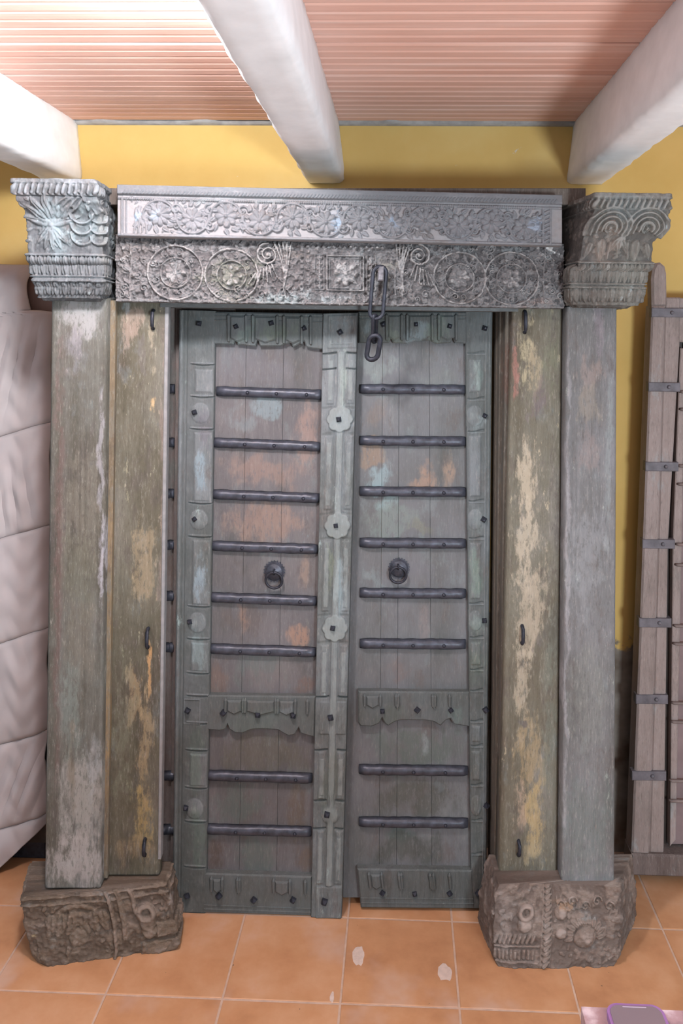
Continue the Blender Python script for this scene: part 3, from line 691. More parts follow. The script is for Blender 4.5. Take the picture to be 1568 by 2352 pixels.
# ---- carved base blocks
def base_block(bot, top, ztop, nfront, mats, seed, draw, label, wide=0):
    """bot/top: floor-plan corners (photo points on the floor / on the block's top), back-left round to back-right"""
    B = [FR.floor(u, v, 0) for (u, v) in bot]; Tt = [FR.floor(u, v, ztop) for (u, v) in top]
    bk = .13
    B = [(B[0][0], bk)] + B[1:-1] + [(B[-1][0] + wide, bk)]; Tt = [(Tt[0][0], bk)] + Tt[1:-1] + [(Tt[-1][0] + wide, bk)]
    n = len(B); L = []
    for k, q in enumerate((0, .12, .5, .9, 1)):
        bulge = (-.003, .006, .010, .004, -.004)[k]
        cx = sum(p[0] for p in B) / n
        L.append((ztop * q, [(B[i][0] * (1 - q) + Tt[i][0] * q + (bulge if B[i][0] > cx else -bulge), B[i][1] * (1 - q) + Tt[i][1] * q) for i in range(n)]))
    mid = L[2][1]; per = [math.dist(mid[i], mid[i + 1]) for i in range(n - 1)]; wd = sum(per)
    cv = Canvas(wd, ztop, .0022); x0 = sum(per[:nfront[0]]); x1 = sum(per[:nfront[1]])
    draw(cv, x0, x1, ztop); cv.rough(.008, 22); cv.rough(.003, 90)
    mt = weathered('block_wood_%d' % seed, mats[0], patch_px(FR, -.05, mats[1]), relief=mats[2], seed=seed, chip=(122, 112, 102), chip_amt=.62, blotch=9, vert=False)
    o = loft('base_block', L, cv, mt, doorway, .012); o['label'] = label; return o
def draw_left(cv, x0, x1, h):
    w_ = x1 - x0; xm = x0 + w_ * .55
    for k in range(2): cv.rect(0, cv.w, h - .012 - .02 * k, h - .004 - .02 * k, .006)
    cx, cz = x0 + w_ * .27, h * .42
    for k in range(3): cv.ring(cx, cz, .030 + .026 * k, .016, .009 - .001 * k, 0, math.pi)
    for k in range(6): cv.leaf(cx + (k - 2.5) * .03, h * .72, -math.pi / 2, .06, .04, .012)
    cv.disk(cx, cz - .01, .028, .010)
    cv.rect(xm - .008, xm + .004, 0, h, .012); cv.rect(xm + .018, xm + .034, h * .25, h, .008)
    kx, kz = x0 + w_ * .80, h * .62
    cv.ring(kx, kz, .020, .018, .020); cv.disk(kx, kz - .036, .024, .018); cv.disk(kx + .002, kz - .058, .022, .012); cv.pit(kx, kz, .008, .008)
    cv.stroke([(kx - .03, h * .95), (kx - .028, kz), (kx - .01, kz - .05)], .014, .012)
    cv.rect(x0 + w_ * .74, cv.w, 0, h * .18, .008); cv.rect(x0 + w_ * .86, cv.w, h * .24, h * .44, .009)
    cv.scatter(x0 + w_ * .85, x1, h * .5, h * .9, 16, .02, .008); cv.scatter(x0, xm, h * .1, h * .8, 30, .03, .007)
def draw_right(cv, x0, x1, h):
    w_ = x1 - x0; xr_ = x0 + w_ * .42
    for q in (-.014, .014): cv.rect(xr_ + q - .002, xr_ + q + .002, 0, h, .006)
    z = .004
    while z < h - .008: cv.leaf(xr_ - .010, z, .55, .028, .018, .012, .2); z += .0145
    cx, cz = x0 + w_ * .72, h * .36
    cv.disk(cx, cz, .034, .012, .8)
    for k in range(11): a = math.pi * k / 10; cv.leaf(cx + math.cos(a) * .036, cz + math.sin(a) * .036, a + .3, .03, .018, .010)
    for k in range(5): cv.spiral(cx + (k - 2) * .036, h * .78 + (.006 if k % 2 else -.006), .015, 1.3, .006, .010)
    cv.disk(x0 + w_ * .53, h * .66, .020, .012); cv.disk(x0 + w_ * .53, h * .42, .019, .014, .9)
    kx, kz = x0 + w_ * .24, h * .66; cv.ring(kx, kz, .018, .016, .016); cv.pit(kx, kz, .007, .006); cv.disk(kx + .002, kz - .032, .022, .014)
    cv.rope(x0 + .004, xr_ - .03, h * .30, h * .38, .014, .009); cv.rect(x0, xr_ - .018, h * .24, h * .27, .007)
    cv.rope(x0 + .004, xr_ - .03, h * .12, h * .20, .013, .008, 0); cv.rect(x0, xr_ - .018, h * .06, h * .09, .007)
    cv.scatter(x0, xr_ - .06, h * .45, h * .9, 12, .022, .009); cv.scatter(xr_ + .02, x1, h * .03, h * .9, 60, .022, .008)
base_block([(60, 2130), (84, 2208), (108, 2222), (262, 2198), (404, 2180), (416, 2110)], [(66, 1990), (50, 2060), (100, 2056), (240, 2046), (378, 2026), (392, 1990)], .205, (2, 4),
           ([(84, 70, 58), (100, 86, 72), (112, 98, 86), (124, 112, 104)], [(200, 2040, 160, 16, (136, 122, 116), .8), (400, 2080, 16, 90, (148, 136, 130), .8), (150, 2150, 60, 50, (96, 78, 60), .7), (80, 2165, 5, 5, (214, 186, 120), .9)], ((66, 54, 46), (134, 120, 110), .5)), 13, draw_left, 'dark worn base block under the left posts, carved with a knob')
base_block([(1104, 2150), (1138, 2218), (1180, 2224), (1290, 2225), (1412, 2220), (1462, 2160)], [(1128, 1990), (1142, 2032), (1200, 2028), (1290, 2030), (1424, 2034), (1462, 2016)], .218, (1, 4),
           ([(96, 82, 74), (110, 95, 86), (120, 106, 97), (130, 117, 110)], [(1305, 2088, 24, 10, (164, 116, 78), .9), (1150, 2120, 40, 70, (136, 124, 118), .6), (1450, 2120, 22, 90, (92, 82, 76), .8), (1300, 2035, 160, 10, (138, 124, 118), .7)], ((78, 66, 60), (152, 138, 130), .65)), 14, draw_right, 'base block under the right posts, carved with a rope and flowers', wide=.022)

# ---- hanging latch chain
chain = empty('latch_chain', (0, 0, 0), 0, doorway); chain['label'] = 'dark iron latch chain hanging from the lintel'
def link(u0, v0, u1, v1, hw, r, y0, y1, turn=0, part='chain_link'):
    ax, az = FR.px(u0, v0, y0); bx, bz = FR.px(u1, v1, y1); A, B = Vector((ax, y0, az)), Vector((bx, y1, bz)); d = (B - A); Ln = d.length; d.normalize()
    s = Vector((1, 0, 0)) * math.cos(turn) + Vector((0, 1, 0)) * math.sin(turn); h = hw * M_PX; pts = []
    for k in range(9): a = math.pi * k / 8; pts.append(A + d * (h - h * math.sin(a)) - s * h * math.cos(a))
    for k in range(9): a = math.pi * k / 8; pts.append(B - d * (h - h * math.sin(a)) + s * h * math.cos(a))
    MB().tube(pts, r, 8, True).build(part, IRON_DARK, chain, True)
link(873, 612, 863, 732, 15, .0058, -.045, -.03, .15)
link(861, 724, 859, 786, 7.5, .0055, -.03, .02, 1.0)
link(862, 770, 853, 826, 13, .0075, -.005, .02, -.2)
x, z = FR.px(873, 630, 0); MB().prism([(x - .008, z - .022), (x + .008, z - .022), (x + .009, z + .020), (x - .007, z + .020)], -.052, .01, .003).build('chain_staple', plain('bright_worn_iron', (150, 146, 152), .45, .2, .5, 60), chain)

# ------------------------------------------------------------------ door leaves
def stud_mesh():
    r = .0112; mb = MB(); v = [(r * math.cos(math.pi / 4 + k * math.pi / 2), 0, r * math.sin(math.pi / 4 + k * math.pi / 2)) for k in range(4)]
    v2 = [(a * .85, -.007, c * .85) for a, b, c in v]; v3 = [(a * .3, -.015, c * .3) for a, b, c in v]
    f = []
    for q in (0, 4):
        for k in range(4): j = (k + 1) % 4; f.append((q + j, q + k, q + 4 + k, q + 4 + j))
    f.append((11, 10, 9, 8)); f.append((0, 1, 2, 3)); return mb.add(v + v2 + v3, f)
STUD = None
def stud(sp, root, u, v, y, s=1.0):
    global STUD
    x, z = sp.px(u, v, y)
    if STUD is None:
        STUD = stud_mesh().build('stud', IRON_DARK, root); o = STUD
    else: o = copy_of(STUD, root)
    o.location = (x, y, z); o.rotation_euler = (0, random.uniform(-.75, .75), 0); o.scale = (s * random.uniform(.9, 1.12),) * 3
    return o
RIV = None
def iron_bar(sp, root, u0, v0, u1, v1, y, rivs=(.3, .57, .85), hw=12.5):
    global RIV
    a, za = sp.px(u0, v0, y); b, zb = sp.px(u1, v1, y); n = 22; vs = []; fs = []; K = 8; h = hw * M_PX
    o3 = (a, y, za)
    for i in range(n + 1):
        t_ = i / n; x = a + (b - a) * t_; z = za + (zb - za) * t_; hh = h * (1 + random.uniform(-.06, .06)); tk = .019 * (1 + random.uniform(-.06, .06))
        if i in (0, n): tk *= .45; hh *= .92
        z += random.uniform(-.0006, .0006)
        for k in range(K + 1):
            an = math.pi * k / K; vs.append((x - a, -tk * math.sin(an) ** .8, z - za + hh * math.cos(an)))
    m_ = K + 1
    for i in range(n):
        for k in range(K): fs.append((i * m_ + k, i * m_ + k + 1, (i + 1) * m_ + k + 1, (i + 1) * m_ + k))
        fs.append((i * m_ + K, i * m_, (i + 1) * m_, (i + 1) * m_ + K))
    fs.append(tuple(range(m_))[::-1]); fs.append(tuple(n * m_ + k for k in range(m_)))
    o = MB().add(vs, fs).build('iron_bar', IRON, root, True); o.location = o3
    for t_ in rivs:
        if RIV is None:
            mb = MB(); R = .0062; ring = []; 
            for q, (rr, yy) in enumerate(((1, .004), (.95, -.002), (.6, -.005), (.15, -.006))):
                ring += [(R * rr * math.cos(2 * math.pi * k / 8), yy, R * rr * math.sin(2 * math.pi * k / 8)) for k in range(8)]
            f = [(q * 8 + (k + 1) % 8, q * 8 + k, (q + 1) * 8 + k, (q + 1) * 8 + (k + 1) % 8) for q in range(3) for k in range(8)] + [tuple(range(24, 32))[::-1], tuple(range(8))]
            RIV = mb.add(ring, f).build('rivet', IRON_DARK, o, True); c = RIV
        else: c = copy_of(RIV, o)
        c.location = ((b - a) * t_, -.0175, (zb - za) * t_)
    return o
def ring_pull(sp, root, u, v, ur, vr, y):
    x, z = sp.px(u, v, y); R = 27 * M_PX; mb = MB(); n = 44; vs = []
    for k in range(n): r = R * (1.0 if k % 2 else .86); vs.append((r * math.cos(2 * math.pi * k / n), r * math.sin(2 * math.pi * k / n)))
    mb.prism(vs, -.0025, .004)
    rings = [(R * .84, -.003), (R * .7, -.009), (R * .45, -.013), (R * .2, -.016), (.001, -.017)]; q = len(mb.v); K = 20
    for rr, yy in rings: mb.v += [(rr * math.cos(2 * math.pi * k / K), yy, rr * math.sin(2 * math.pi * k / K)) for k in range(K)]
    for i in range(len(rings) - 1):
        for k in range(K): j = (k + 1) % K; mb.f.append((q + i * K + j, q + i * K + k, q + (i + 1) * K + k, q + (i + 1) * K + j))
    o = mb.build('ring_plate', IRON, root, False); o.location = (x, y, z)
    xr_, zr = sp.px(ur, vr, y - .02); r = 20 * M_PX
    MB().tube([(xr_ - x + r * math.sin(a), -.020 - .004 * math.cos(a), zr - z + r * math.cos(a)) for a in np.linspace(0, 2 * math.pi, 28)[:-1]], .0042, 8, True).build('ring', IRON_DARK, o, True)
    zt = zr - z + r; MB().tube([(xr_ - x, -.006, zt - .008), (xr_ - x, -.024, zt - .006), (xr_ - x, -.027, zt + .002), (xr_ - x, -.018, zt + .007), (xr_ - x, -.006, zt + .004)], .0035, 8).build('ring_eye', IRON_DARK, o, True)

def planks(sp, root, cols, y, thick, mat):
    """cols: list of photo columns at the top row and bottom row between which each plank lies"""
    (vt, tops), (vb, bots) = cols
    for i in range(len(tops) - 1):
        g_ = .0003
        p = [sp.px(bots[i], vb, y), sp.px(bots[i + 1], vb, y), sp.px(tops[i + 1], vt, y), sp.px(tops[i], vt, y)]
        yy = y + random.uniform(-.0006, .0006)
        MB().prism([(p[0][0] + g_, p[0][1]), (p[1][0] - g_, p[1][1]), (p[2][0] - g_, p[2][1]), (p[3][0] + g_, p[3][1])], yy, yy + thick, .0008).build('plank', mat, root)
def rail(sp, root, TLp, TRp, BLp, BRp, y, thick, mat, scal, name='rail', ribs=(), studs_=(), rib_h=.55, lines=()):
    """carved cross rail; scal: lower-edge offsets (fraction along, px down) that make the cusped outline"""
    TL, TR = Vector(sp.px(*TLp, y)), Vector(sp.px(*TRp, y)); BL, BR = Vector(sp.px(*BLp, y)), Vector(sp.px(*BRp, y))
    low = []
    for (f_, d) in scal: p = BL.lerp(BR, f_); low.append((p[0], p[1] - d * M_PX))
    poly = [tuple(TL)] + low + [tuple(TR)]
    mb = MB().prism(poly[::-1] if False else poly, y, y + thick, .004)
    for f_ in ribs:
        a = TL.lerp(TR, f_); b = BL.lerp(BR, f_); c = a.lerp(b, rib_h); a = a.lerp(b, .06)
        mb.tube([(a[0], y - .001, a[1]), (a[0], y - .005, a[1] - .006), (c[0], y - .004, c[1] + .006), (c[0] + .001, y + .002, c[1])], [.002, .0055, .0045, .0015], 6)
    # cusped leaf shapes standing proud between the ribs
    rs = list(ribs)
    for f0, f1 in zip(rs[:-1:2], rs[1::2]):
        a = TL.lerp(TR, f0 + .012); b = TL.lerp(TR, f1 - .012); c = BL.lerp(BR, f1 - .012); d = BL.lerp(BR, f0 + .012)
        m1 = a.lerp(d, .12); m2 = b.lerp(c, .12); l1 = a.lerp(d, rib_h * .85); l2 = b.lerp(c, rib_h * .85); tip = (l1 + l2) / 2 - Vector((0, .012))
        mb.prism([tuple(l1), tuple(tip), tuple(l2), tuple(m2), tuple(m1)], y - .007, y + .001, .005)
    for q in lines:
        a = TL.lerp(BL, q); b = TR.lerp(BR, q); mb.tube([(a[0] + .003, y, a[1]), (b[0] - .003, y, b[1])], .0022, 6)
    return mb.build(name, mat, root)
def stile(sp, root, TLp, TRp, BLp, BRp, y, thick, mat, draw, name='stile', cell=.0022):
    TL, TR, BL, BR = sp.px(*TLp, y), sp.px(*TRp, y), sp.px(*BLp, y), sp.px(*BRp, y)
    cv = Canvas(TR[0] - TL[0], TL[1] - BL[1], cell); vt, vb = TLp[1], BLp[1]
    Zf = lambda v: (vb - v) / (vb - vt) * cv.h
    e = np.minimum(cv.X, cv.w - cv.X); cv.H -= .003 * np.clip(1 - e / .004, 0, 1)
    draw(cv, Zf); cv.rough(.0012, 80)
    return slab(name, cv, BL, BR, TR, TL, y, thick, mat, root, .006)

NOTCH_L = [(0, 0), (.13, 2), (.185, -3), (.2, -16), (.215, -3), (.27, 6), (.34, 6), (.42, -4), (.5, -6), (.66, -6), (.7, 0), (.76, 8), (.82, 4), (.855, -14), (.87, 0), (.95, 6), (1, 8)]
# ---- left leaf
o1 = fwd * 2.585 + right * ((600 - UP) / F * 2.585)
LL = Space(o1.x, o1.y, TH - D(1.6))
left_leaf = empty('door_leaf', LL.o, LL.phi)
tag(left_leaf, 'left leaf of the old double door, front one, its closing stile carved with rosettes', 'door', 'leaves of the double door')
left_pl = weathered('left_panel_paint', [(76, 76, 74), (90, 88, 90), (100, 97, 99), (108, 104, 102)], patch_px(LL, .02, [
    (600, 1075, 120, 44, (140, 108, 94), .75), (620, 1195, 110, 46, (144, 110, 92), .8), (560, 960, 40, 30, (108, 120, 126), .7), (620, 925, 40, 30, (110, 134, 142), .8), (705, 1000, 30, 50, (148, 112, 98), .8),
    (560, 1440, 24, 40, (146, 106, 84), .8), (680, 1440, 34, 34, (160, 112, 84), .85), (640, 1310, 110, 40, (104, 98, 98), .6), (700, 1320, 20, 40, (142, 112, 94), .8), (600, 1540, 70, 34, (88, 100, 98), .8), (500, 1560, 30, 50, (116, 88, 74), .7), (700, 1570, 26, 30, (114, 84, 70), .7),
    (600, 1730, 130, 50, (88, 86, 72), .8), (560, 1850, 70, 50, (80, 94, 88), .8), (680, 1860, 30, 60, (94, 76, 58), .8), (590, 1960, 60, 44, (76, 92, 86), .8), (500, 1960, 30, 40, (86, 66, 56), .8), (690, 1960, 24, 50, (106, 82, 64), .7), (590, 840, 120, 50, (98, 98, 106), .6)]), seed=20, fines=.5, streak=.03, flake=.5, chip=(112, 124, 128), chip_amt=.66)
left_fr = weathered('left_frame_paint', [(74, 77, 74), (90, 94, 93), (102, 107, 109), (114, 118, 121)], patch_px(LL, 0, [
    (462, 1080, 16, 50, (118, 148, 164), .9), (460, 1330, 16, 56, (120, 146, 160), .9), (455, 1500, 20, 50, (112, 140, 144), .7), (470, 990, 20, 50, (104, 98, 112), .7), (560, 765, 30, 24, (118, 144, 136), .8), (640, 765, 50, 26, (108, 128, 104), .7), (790, 870, 12, 60, (140, 158, 146), .7), (780, 960, 34, 34, (122, 138, 148), .7),
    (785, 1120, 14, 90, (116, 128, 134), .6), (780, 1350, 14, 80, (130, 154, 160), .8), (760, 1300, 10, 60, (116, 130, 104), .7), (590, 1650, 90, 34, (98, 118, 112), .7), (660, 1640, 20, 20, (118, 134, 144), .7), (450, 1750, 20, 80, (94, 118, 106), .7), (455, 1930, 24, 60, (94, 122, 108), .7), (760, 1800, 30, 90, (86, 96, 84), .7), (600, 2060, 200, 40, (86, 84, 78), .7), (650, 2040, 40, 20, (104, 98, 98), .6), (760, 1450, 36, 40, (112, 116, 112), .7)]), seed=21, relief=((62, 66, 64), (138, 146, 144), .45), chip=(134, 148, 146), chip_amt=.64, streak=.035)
planks(LL, left_leaf, ((720, (480, 566, 652, 755)), (2090, (462, 548, 634, 735))), .022, .02, left_pl)
def d_left_stile(cv, Z):
    w_ = cv.w
    for f_ in (.03, .12, .22): cv.H -= .003 * np.exp(-((cv.X - f_ * w_) / .0016) ** 2)
    cv.rect(0.01 * w_, .10 * w_, 0, cv.h, .0035, .004)
    for v in (790 + 47, 911, 985, 1155, 1232, 1392, 1467, 1545, 1597, 1660, 1722, 1808, 1886, 1990):
        sl = cv.win(.36 * w_, w_, Z(v) - .006, Z(v) + .006)
        if sl: cv.H[sl] -= .006 * np.exp(-((cv.Z[sl] - Z(v) - .003 * np.sin((cv.X[sl] / w_) * 7)) / .0018) ** 2); cv.H[sl] += .003 * np.exp(-((cv.Z[sl] - Z(v) - .005) / .002) ** 2)
    for (a, b) in ((985, 1155), (1232, 1392), (1467, 1545), (1722, 1808), (840, 905)): cv.rect(.45 * w_, .97 * w_, Z(b - 4), Z(a + 6), .004, .006)
    for v in (947, 1192, 1428, 1855): cv.disk(.62 * w_, Z(v), .030, .005, 1.1)
    cv.frame(.26 * w_, .74 * w_, Z(1662), Z(1604), .003, .005)
def d_mid_stile(cv, Z):
    w_ = cv.w; c = .56 * w_
    cv.rect(0, w_, 0, cv.h, .001)
    for (a, b) in ((812, 930), (1000, 1172), (1242, 1405), (1480, 1600), (1725, 1835), (1905, 2030)):
        for s in (-1, 1):
            xa, xb = (c - .44 * w_, c - .17 * w_) if s < 0 else (c + .15 * w_, c + .42 * w_)
            cv.rect(xa, xb, Z(b), Z(a), .0045, .005)
            cv.rect(xa + .004, xb - .004, Z(b) + .012, Z(a) - .02, .006, .004)
    cv.rect(c - .13 * w_, c + .13 * w_, Z(2035), Z(806), .006, .005); cv.rect(c - .06 * w_, c + .06 * w_, Z(2035), Z(806), .0072, .004)
    for v in (812, 848, 936, 996, 1180, 1236, 1412, 1474, 1600, 1722, 1838, 1902):
        for s in (-1, 1):
            sl = cv.win(0, w_, Z(v) - .006, Z(v) + .006)
            if sl: k = np.abs(cv.X[sl] - c) > .14 * w_; cv.H[sl] -= np.where(k, .005 * np.exp(-((cv.Z[sl] - Z(v) + .002 * np.cos(cv.X[sl] / w_ * 6)) / .002) ** 2), 0)
    for v, n in ((963, 8), (1207, 8), (1442, 8)):
        x, z = c, Z(v); sl = cv.win(0, w_, z - .05, z + .05); dx, dz = cv.X[sl] - x, cv.Z[sl] - z; rr = np.hypot(dx, dz); an = np.arctan2(dz, dx)
        edge = .040 + .005 * np.abs(np.cos(n * an / 2)); cv.put(sl, .0095 * np.clip((edge - rr) / .004, 0, 1) ** .6)
        cv.ring(x, z, .013, .003, .011)
    for v in (763, 1648, 2072): cv.rect(c - .42 * w_, c + .42 * w_, Z(v + 38), Z(v - 38), .004); cv.frame(c - .33 * w_, c + .33 * w_, Z(v + 28), Z(v - 28), .0035, .0075)
    cv.disk(c, Z(1868), .034, .008, 1.0)
stile(LL, left_leaf, (412, 712), (494, 714), (396, 2094), (472, 2098), 0.0, .040, left_fr, d_left_stile).__setitem__('label', 'narrow hinge stile with pale blue patches')
stile(LL, left_leaf, (742, 720), (821, 718), (714, 2106), (784, 2108), -.004, .046, left_fr, d_mid_stile).__setitem__('label', 'carved closing stile with rosettes')
rail(LL, left_leaf, (490, 716), (744, 720), (490, 790), (744, 799), .002, .03, left_fr, [(0, 0), (.18, 0), (.2, -14), (.22, 0), (.38, 3), (.4, -16), (.42, 2), (.6, 0), (.7, -10), (.72, 2), (.82, -14), (.84, 0), (.9, 3), (1, 4)], ribs=(.14, .30, .36, .58, .64, .80, .88), rib_h=.95, lines=(.12, .25))
rail(LL, left_leaf, (474, 1597), (724, 1600), (472, 1676), (722, 1686), .0, .03, left_fr, NOTCH_L, ribs=(.18, .34, .36, .64, .66, .82, .93), rib_h=.5)
rail(LL, left_leaf, (466, 2006), (716, 2014), (466, 2097), (716, 2105), .0, .03, left_fr, [(0, 0), (1, 0)], ribs=(.08, .18, .32, .34, .65, .80, .94), rib_h=.46, lines=(.80, .90))
for (a, va, b, vb) in ((497, 898, 742, 907), (490, 1016, 738, 1026), (488, 1135, 735, 1144), (485, 1253, 730, 1261), (482, 1371, 727, 1380), (480, 1489, 726, 1497), (473, 1779, 717, 1786), (470, 1902, 715, 1909)): iron_bar(LL, left_leaf, a, va, b, vb, .021)
for (u, v) in ((457, 743), (542, 750), (623, 742), (698, 754), (447, 947), (447, 1192), (436, 1428), (431, 1632), (427, 1855), (430, 2057), (513, 1637), (592, 1641), (673, 1643), (503, 2057), (583, 2066), (673, 2066)): stud(LL, left_leaf, u, v, -.002)
for (u, v) in ((781, 763), (778, 963), (771, 1207), (764, 1442), (759, 1648), (751, 1870), (745, 2070)): stud(LL, left_leaf, u, v, -.010, 1.05)
ring_pull(LL, left_leaf, 630, 1312, 629, 1333, .021)

# ---- right leaf
o2 = fwd * 2.622 + right * ((960 - UP) / F * 2.622)
RL = Space(o2.x, o2.y, TH)
right_leaf = empty('door_leaf', RL.o, RL.phi)
tag(right_leaf, 'right leaf of the old double door, set behind the left, with teal paint patches', 'door', 'leaves of the double door')
right_pl = weathered('right_panel_paint', [(76, 78, 76), (92, 93, 94), (101, 102, 105), (110, 112, 112)], patch_px(RL, .01, [
    (870, 830, 60, 30, (118, 132, 128), .6), (1000, 870, 60, 40, (104, 108, 104), .6), (855, 1040, 34, 22, (142, 112, 86), .8), (870, 1090, 34, 26, (118, 146, 152), .95), (885, 1160, 40, 30, (114, 142, 142), .9), (970, 1090, 34, 34, (158, 116, 88), .85), (1030, 1080, 18, 40, (152, 118, 92), .8), (900, 1200, 70, 30, (108, 126, 120), .7), (960, 1210, 40, 16, (112, 112, 92), .6),
    (850, 1330, 24, 30, (116, 132, 134), .7), (975, 1420, 14, 60, (124, 110, 108), .6), (860, 950, 30, 40, (118, 100, 88), .6), (960, 1310, 60, 30, (98, 98, 108), .5), (915, 1540, 30, 24, (112, 92, 86), .6),
    (960, 1720, 110, 44, (80, 96, 88), .9), (975, 1700, 10, 22, (128, 144, 144), .7), (950, 1830, 110, 50, (72, 76, 64), .8), (920, 1925, 40, 26, (76, 100, 98), .9), (950, 1960, 110, 40, (66, 72, 62), .8), (1005, 1815, 14, 16, (90, 104, 112), .6)]), seed=22, fines=.5, streak=.03, flake=.55, chip=(120, 130, 128), chip_amt=.68)
right_fr = weathered('right_frame_paint', [(72, 75, 72), (88, 92, 91), (99, 104, 106), (110, 114, 118)], patch_px(RL, 0, [
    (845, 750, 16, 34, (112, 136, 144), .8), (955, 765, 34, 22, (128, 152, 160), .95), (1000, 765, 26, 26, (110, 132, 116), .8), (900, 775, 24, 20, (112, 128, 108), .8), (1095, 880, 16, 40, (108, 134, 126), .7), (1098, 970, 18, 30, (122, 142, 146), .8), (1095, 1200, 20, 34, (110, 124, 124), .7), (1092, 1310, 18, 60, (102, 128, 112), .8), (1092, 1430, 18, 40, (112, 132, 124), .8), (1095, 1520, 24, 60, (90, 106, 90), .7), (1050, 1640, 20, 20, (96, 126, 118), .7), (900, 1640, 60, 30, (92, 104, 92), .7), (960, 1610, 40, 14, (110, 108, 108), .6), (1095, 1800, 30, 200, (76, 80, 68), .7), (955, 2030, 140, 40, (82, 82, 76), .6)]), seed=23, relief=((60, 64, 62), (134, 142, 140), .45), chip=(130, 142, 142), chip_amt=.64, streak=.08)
planks(RL, right_leaf, ((722, (808, 879, 917, 985, 1080)), (2062, (787, 870, 910, 992, 1084))), .010, .02, right_pl)
def d_right_stile(cv, Z):
    w_ = cv.w
    for v in (810, 915, 990, 1150, 1235, 1385, 1463, 1537, 1585, 1655, 1712, 1802, 1883, 1960):
        sl = cv.win(.08 * w_, .72 * w_, Z(v) - .006, Z(v) + .006)
        if sl: cv.H[sl] -= .006 * np.exp(-((cv.Z[sl] - Z(v) + .003 * np.sin((cv.X[sl] / w_) * 7)) / .0018) ** 2); cv.H[sl] += .003 * np.exp(-((cv.Z[sl] - Z(v) + .005) / .002) ** 2)
    for (a, b) in ((820, 905), (995, 1145), (1240, 1380), (1468, 1532), (1660, 1708), (1718, 1796)): cv.rect(.10 * w_, .60 * w_, Z(b - 4), Z(a + 6), .004, .006)
    for v in (955, 1193, 1425, 1850): cv.disk(.34 * w_, Z(v), .030, .005, 1.1)
    cv.rect(.74 * w_, .80 * w_, 0, cv.h, .003); cv.rect(.88 * w_, .92 * w_, 0, cv.h, .003)
stile(RL, right_leaf, (1068, 716), (1131, 716), (1082, 2086), (1116, 2087), -.012, .042, right_fr, d_right_stile)
rail(RL, right_leaf, (823, 716), (1072, 716), (823, 788), (1072, 788), -.010, .032, right_fr, [(0, 0), (.28, 0), (.3, -12), (.32, 0), (.45, 2), (.52, -6), (.66, -6), (.72, 2), (.85, 0), (.87, -14), (.89, 0), (1, 2)], ribs=(.26, .40, .45, .68, .74, .90), rib_h=.95, lines=(.14, .24))
rail(RL, right_leaf, (822, 1588), (1078, 1590), (822, 1668), (1078, 1668), -.014, .032, right_fr, [(0, -8), (.02, 0), (.12, 2), (.19, -6), (.215, -20), (.24, -6), (.27, 0), (.33, -10), (.38, -14), (.6, -14), (.68, -10), (.74, 0), (.79, -14), (.83, -18), (.86, -4), (1, 2)], ribs=(.06, .20, .34, .36, .67, .69, .82), rib_h=.45)
rail(RL, right_leaf, (820, 1996), (1084, 2000), (828, 2086), (1090, 2088), -.014, .034, right_fr, [(0, 0), (1, 0)], ribs=(.10, .21, .36, .38, .63, .66, .80), rib_h=.5, lines=(.74, .86))
for v in (893, 1012, 1128, 1246, 1361, 1477): iron_bar(RL, right_leaf, 826, v, 1069, v + 2, .009, (.22, .5, .79))
for v in (1768, 1888): iron_bar(RL, right_leaf, 824, v - 2, 1074, v + 1, .009, (.22, .5, .79))
for (u, v) in ((880, 745), (955, 745), (1032, 749), (1113, 754), (1113, 955), (1110, 1193), (1112, 1425), (1115, 1630), (1117, 1850), (878, 1633), (958, 1630), (1035, 1631), (878, 2050), (952, 2052), (1032, 2051), (1098, 2050)): stud(RL, right_leaf, u, v, -.013)
ring_pull(RL, right_leaf, 916, 1305, 914, 1321, .009)

# ---- second old door standing behind, seen as a sliver at the left of the opening
o3 = fwd * 2.645 + right * ((440 - UP) / F * 2.645)
BK = Space(o3.x, o3.y, TH + D(1.5))
back_door = empty('plank_door_leaf', BK.o, BK.phi)
tag(back_door, 'brown plank door with iron bars, seen as a sliver left of the left door leaf', 'door')
bk_m = weathered('back_door_wood', [(96, 88, 84), (112, 102, 98), (124, 114, 110)], patch_px(BK, 0, [(392, 850, 20, 150, (96, 104, 98), .8), (392, 1080, 16, 40, (92, 106, 98), .7), (390, 1300, 12, 70, (112, 84, 70), .7)]), seed=24)
planks(BK, back_door, ((700, (352, 405, 470, 540)), (2030, (340, 396, 462, 532))), 0, .02, bk_m)
strip_px('side_rail', -.012, .02, (404, 416, 700), (390, 402, 2030), bk_m, .002, back_door, BK)
for v in (893, 1016, 1133, 1251, 1368, 1486, 1780, 1903): iron_bar(BK, back_door, 356, v, 402, v, 0, (), 12)

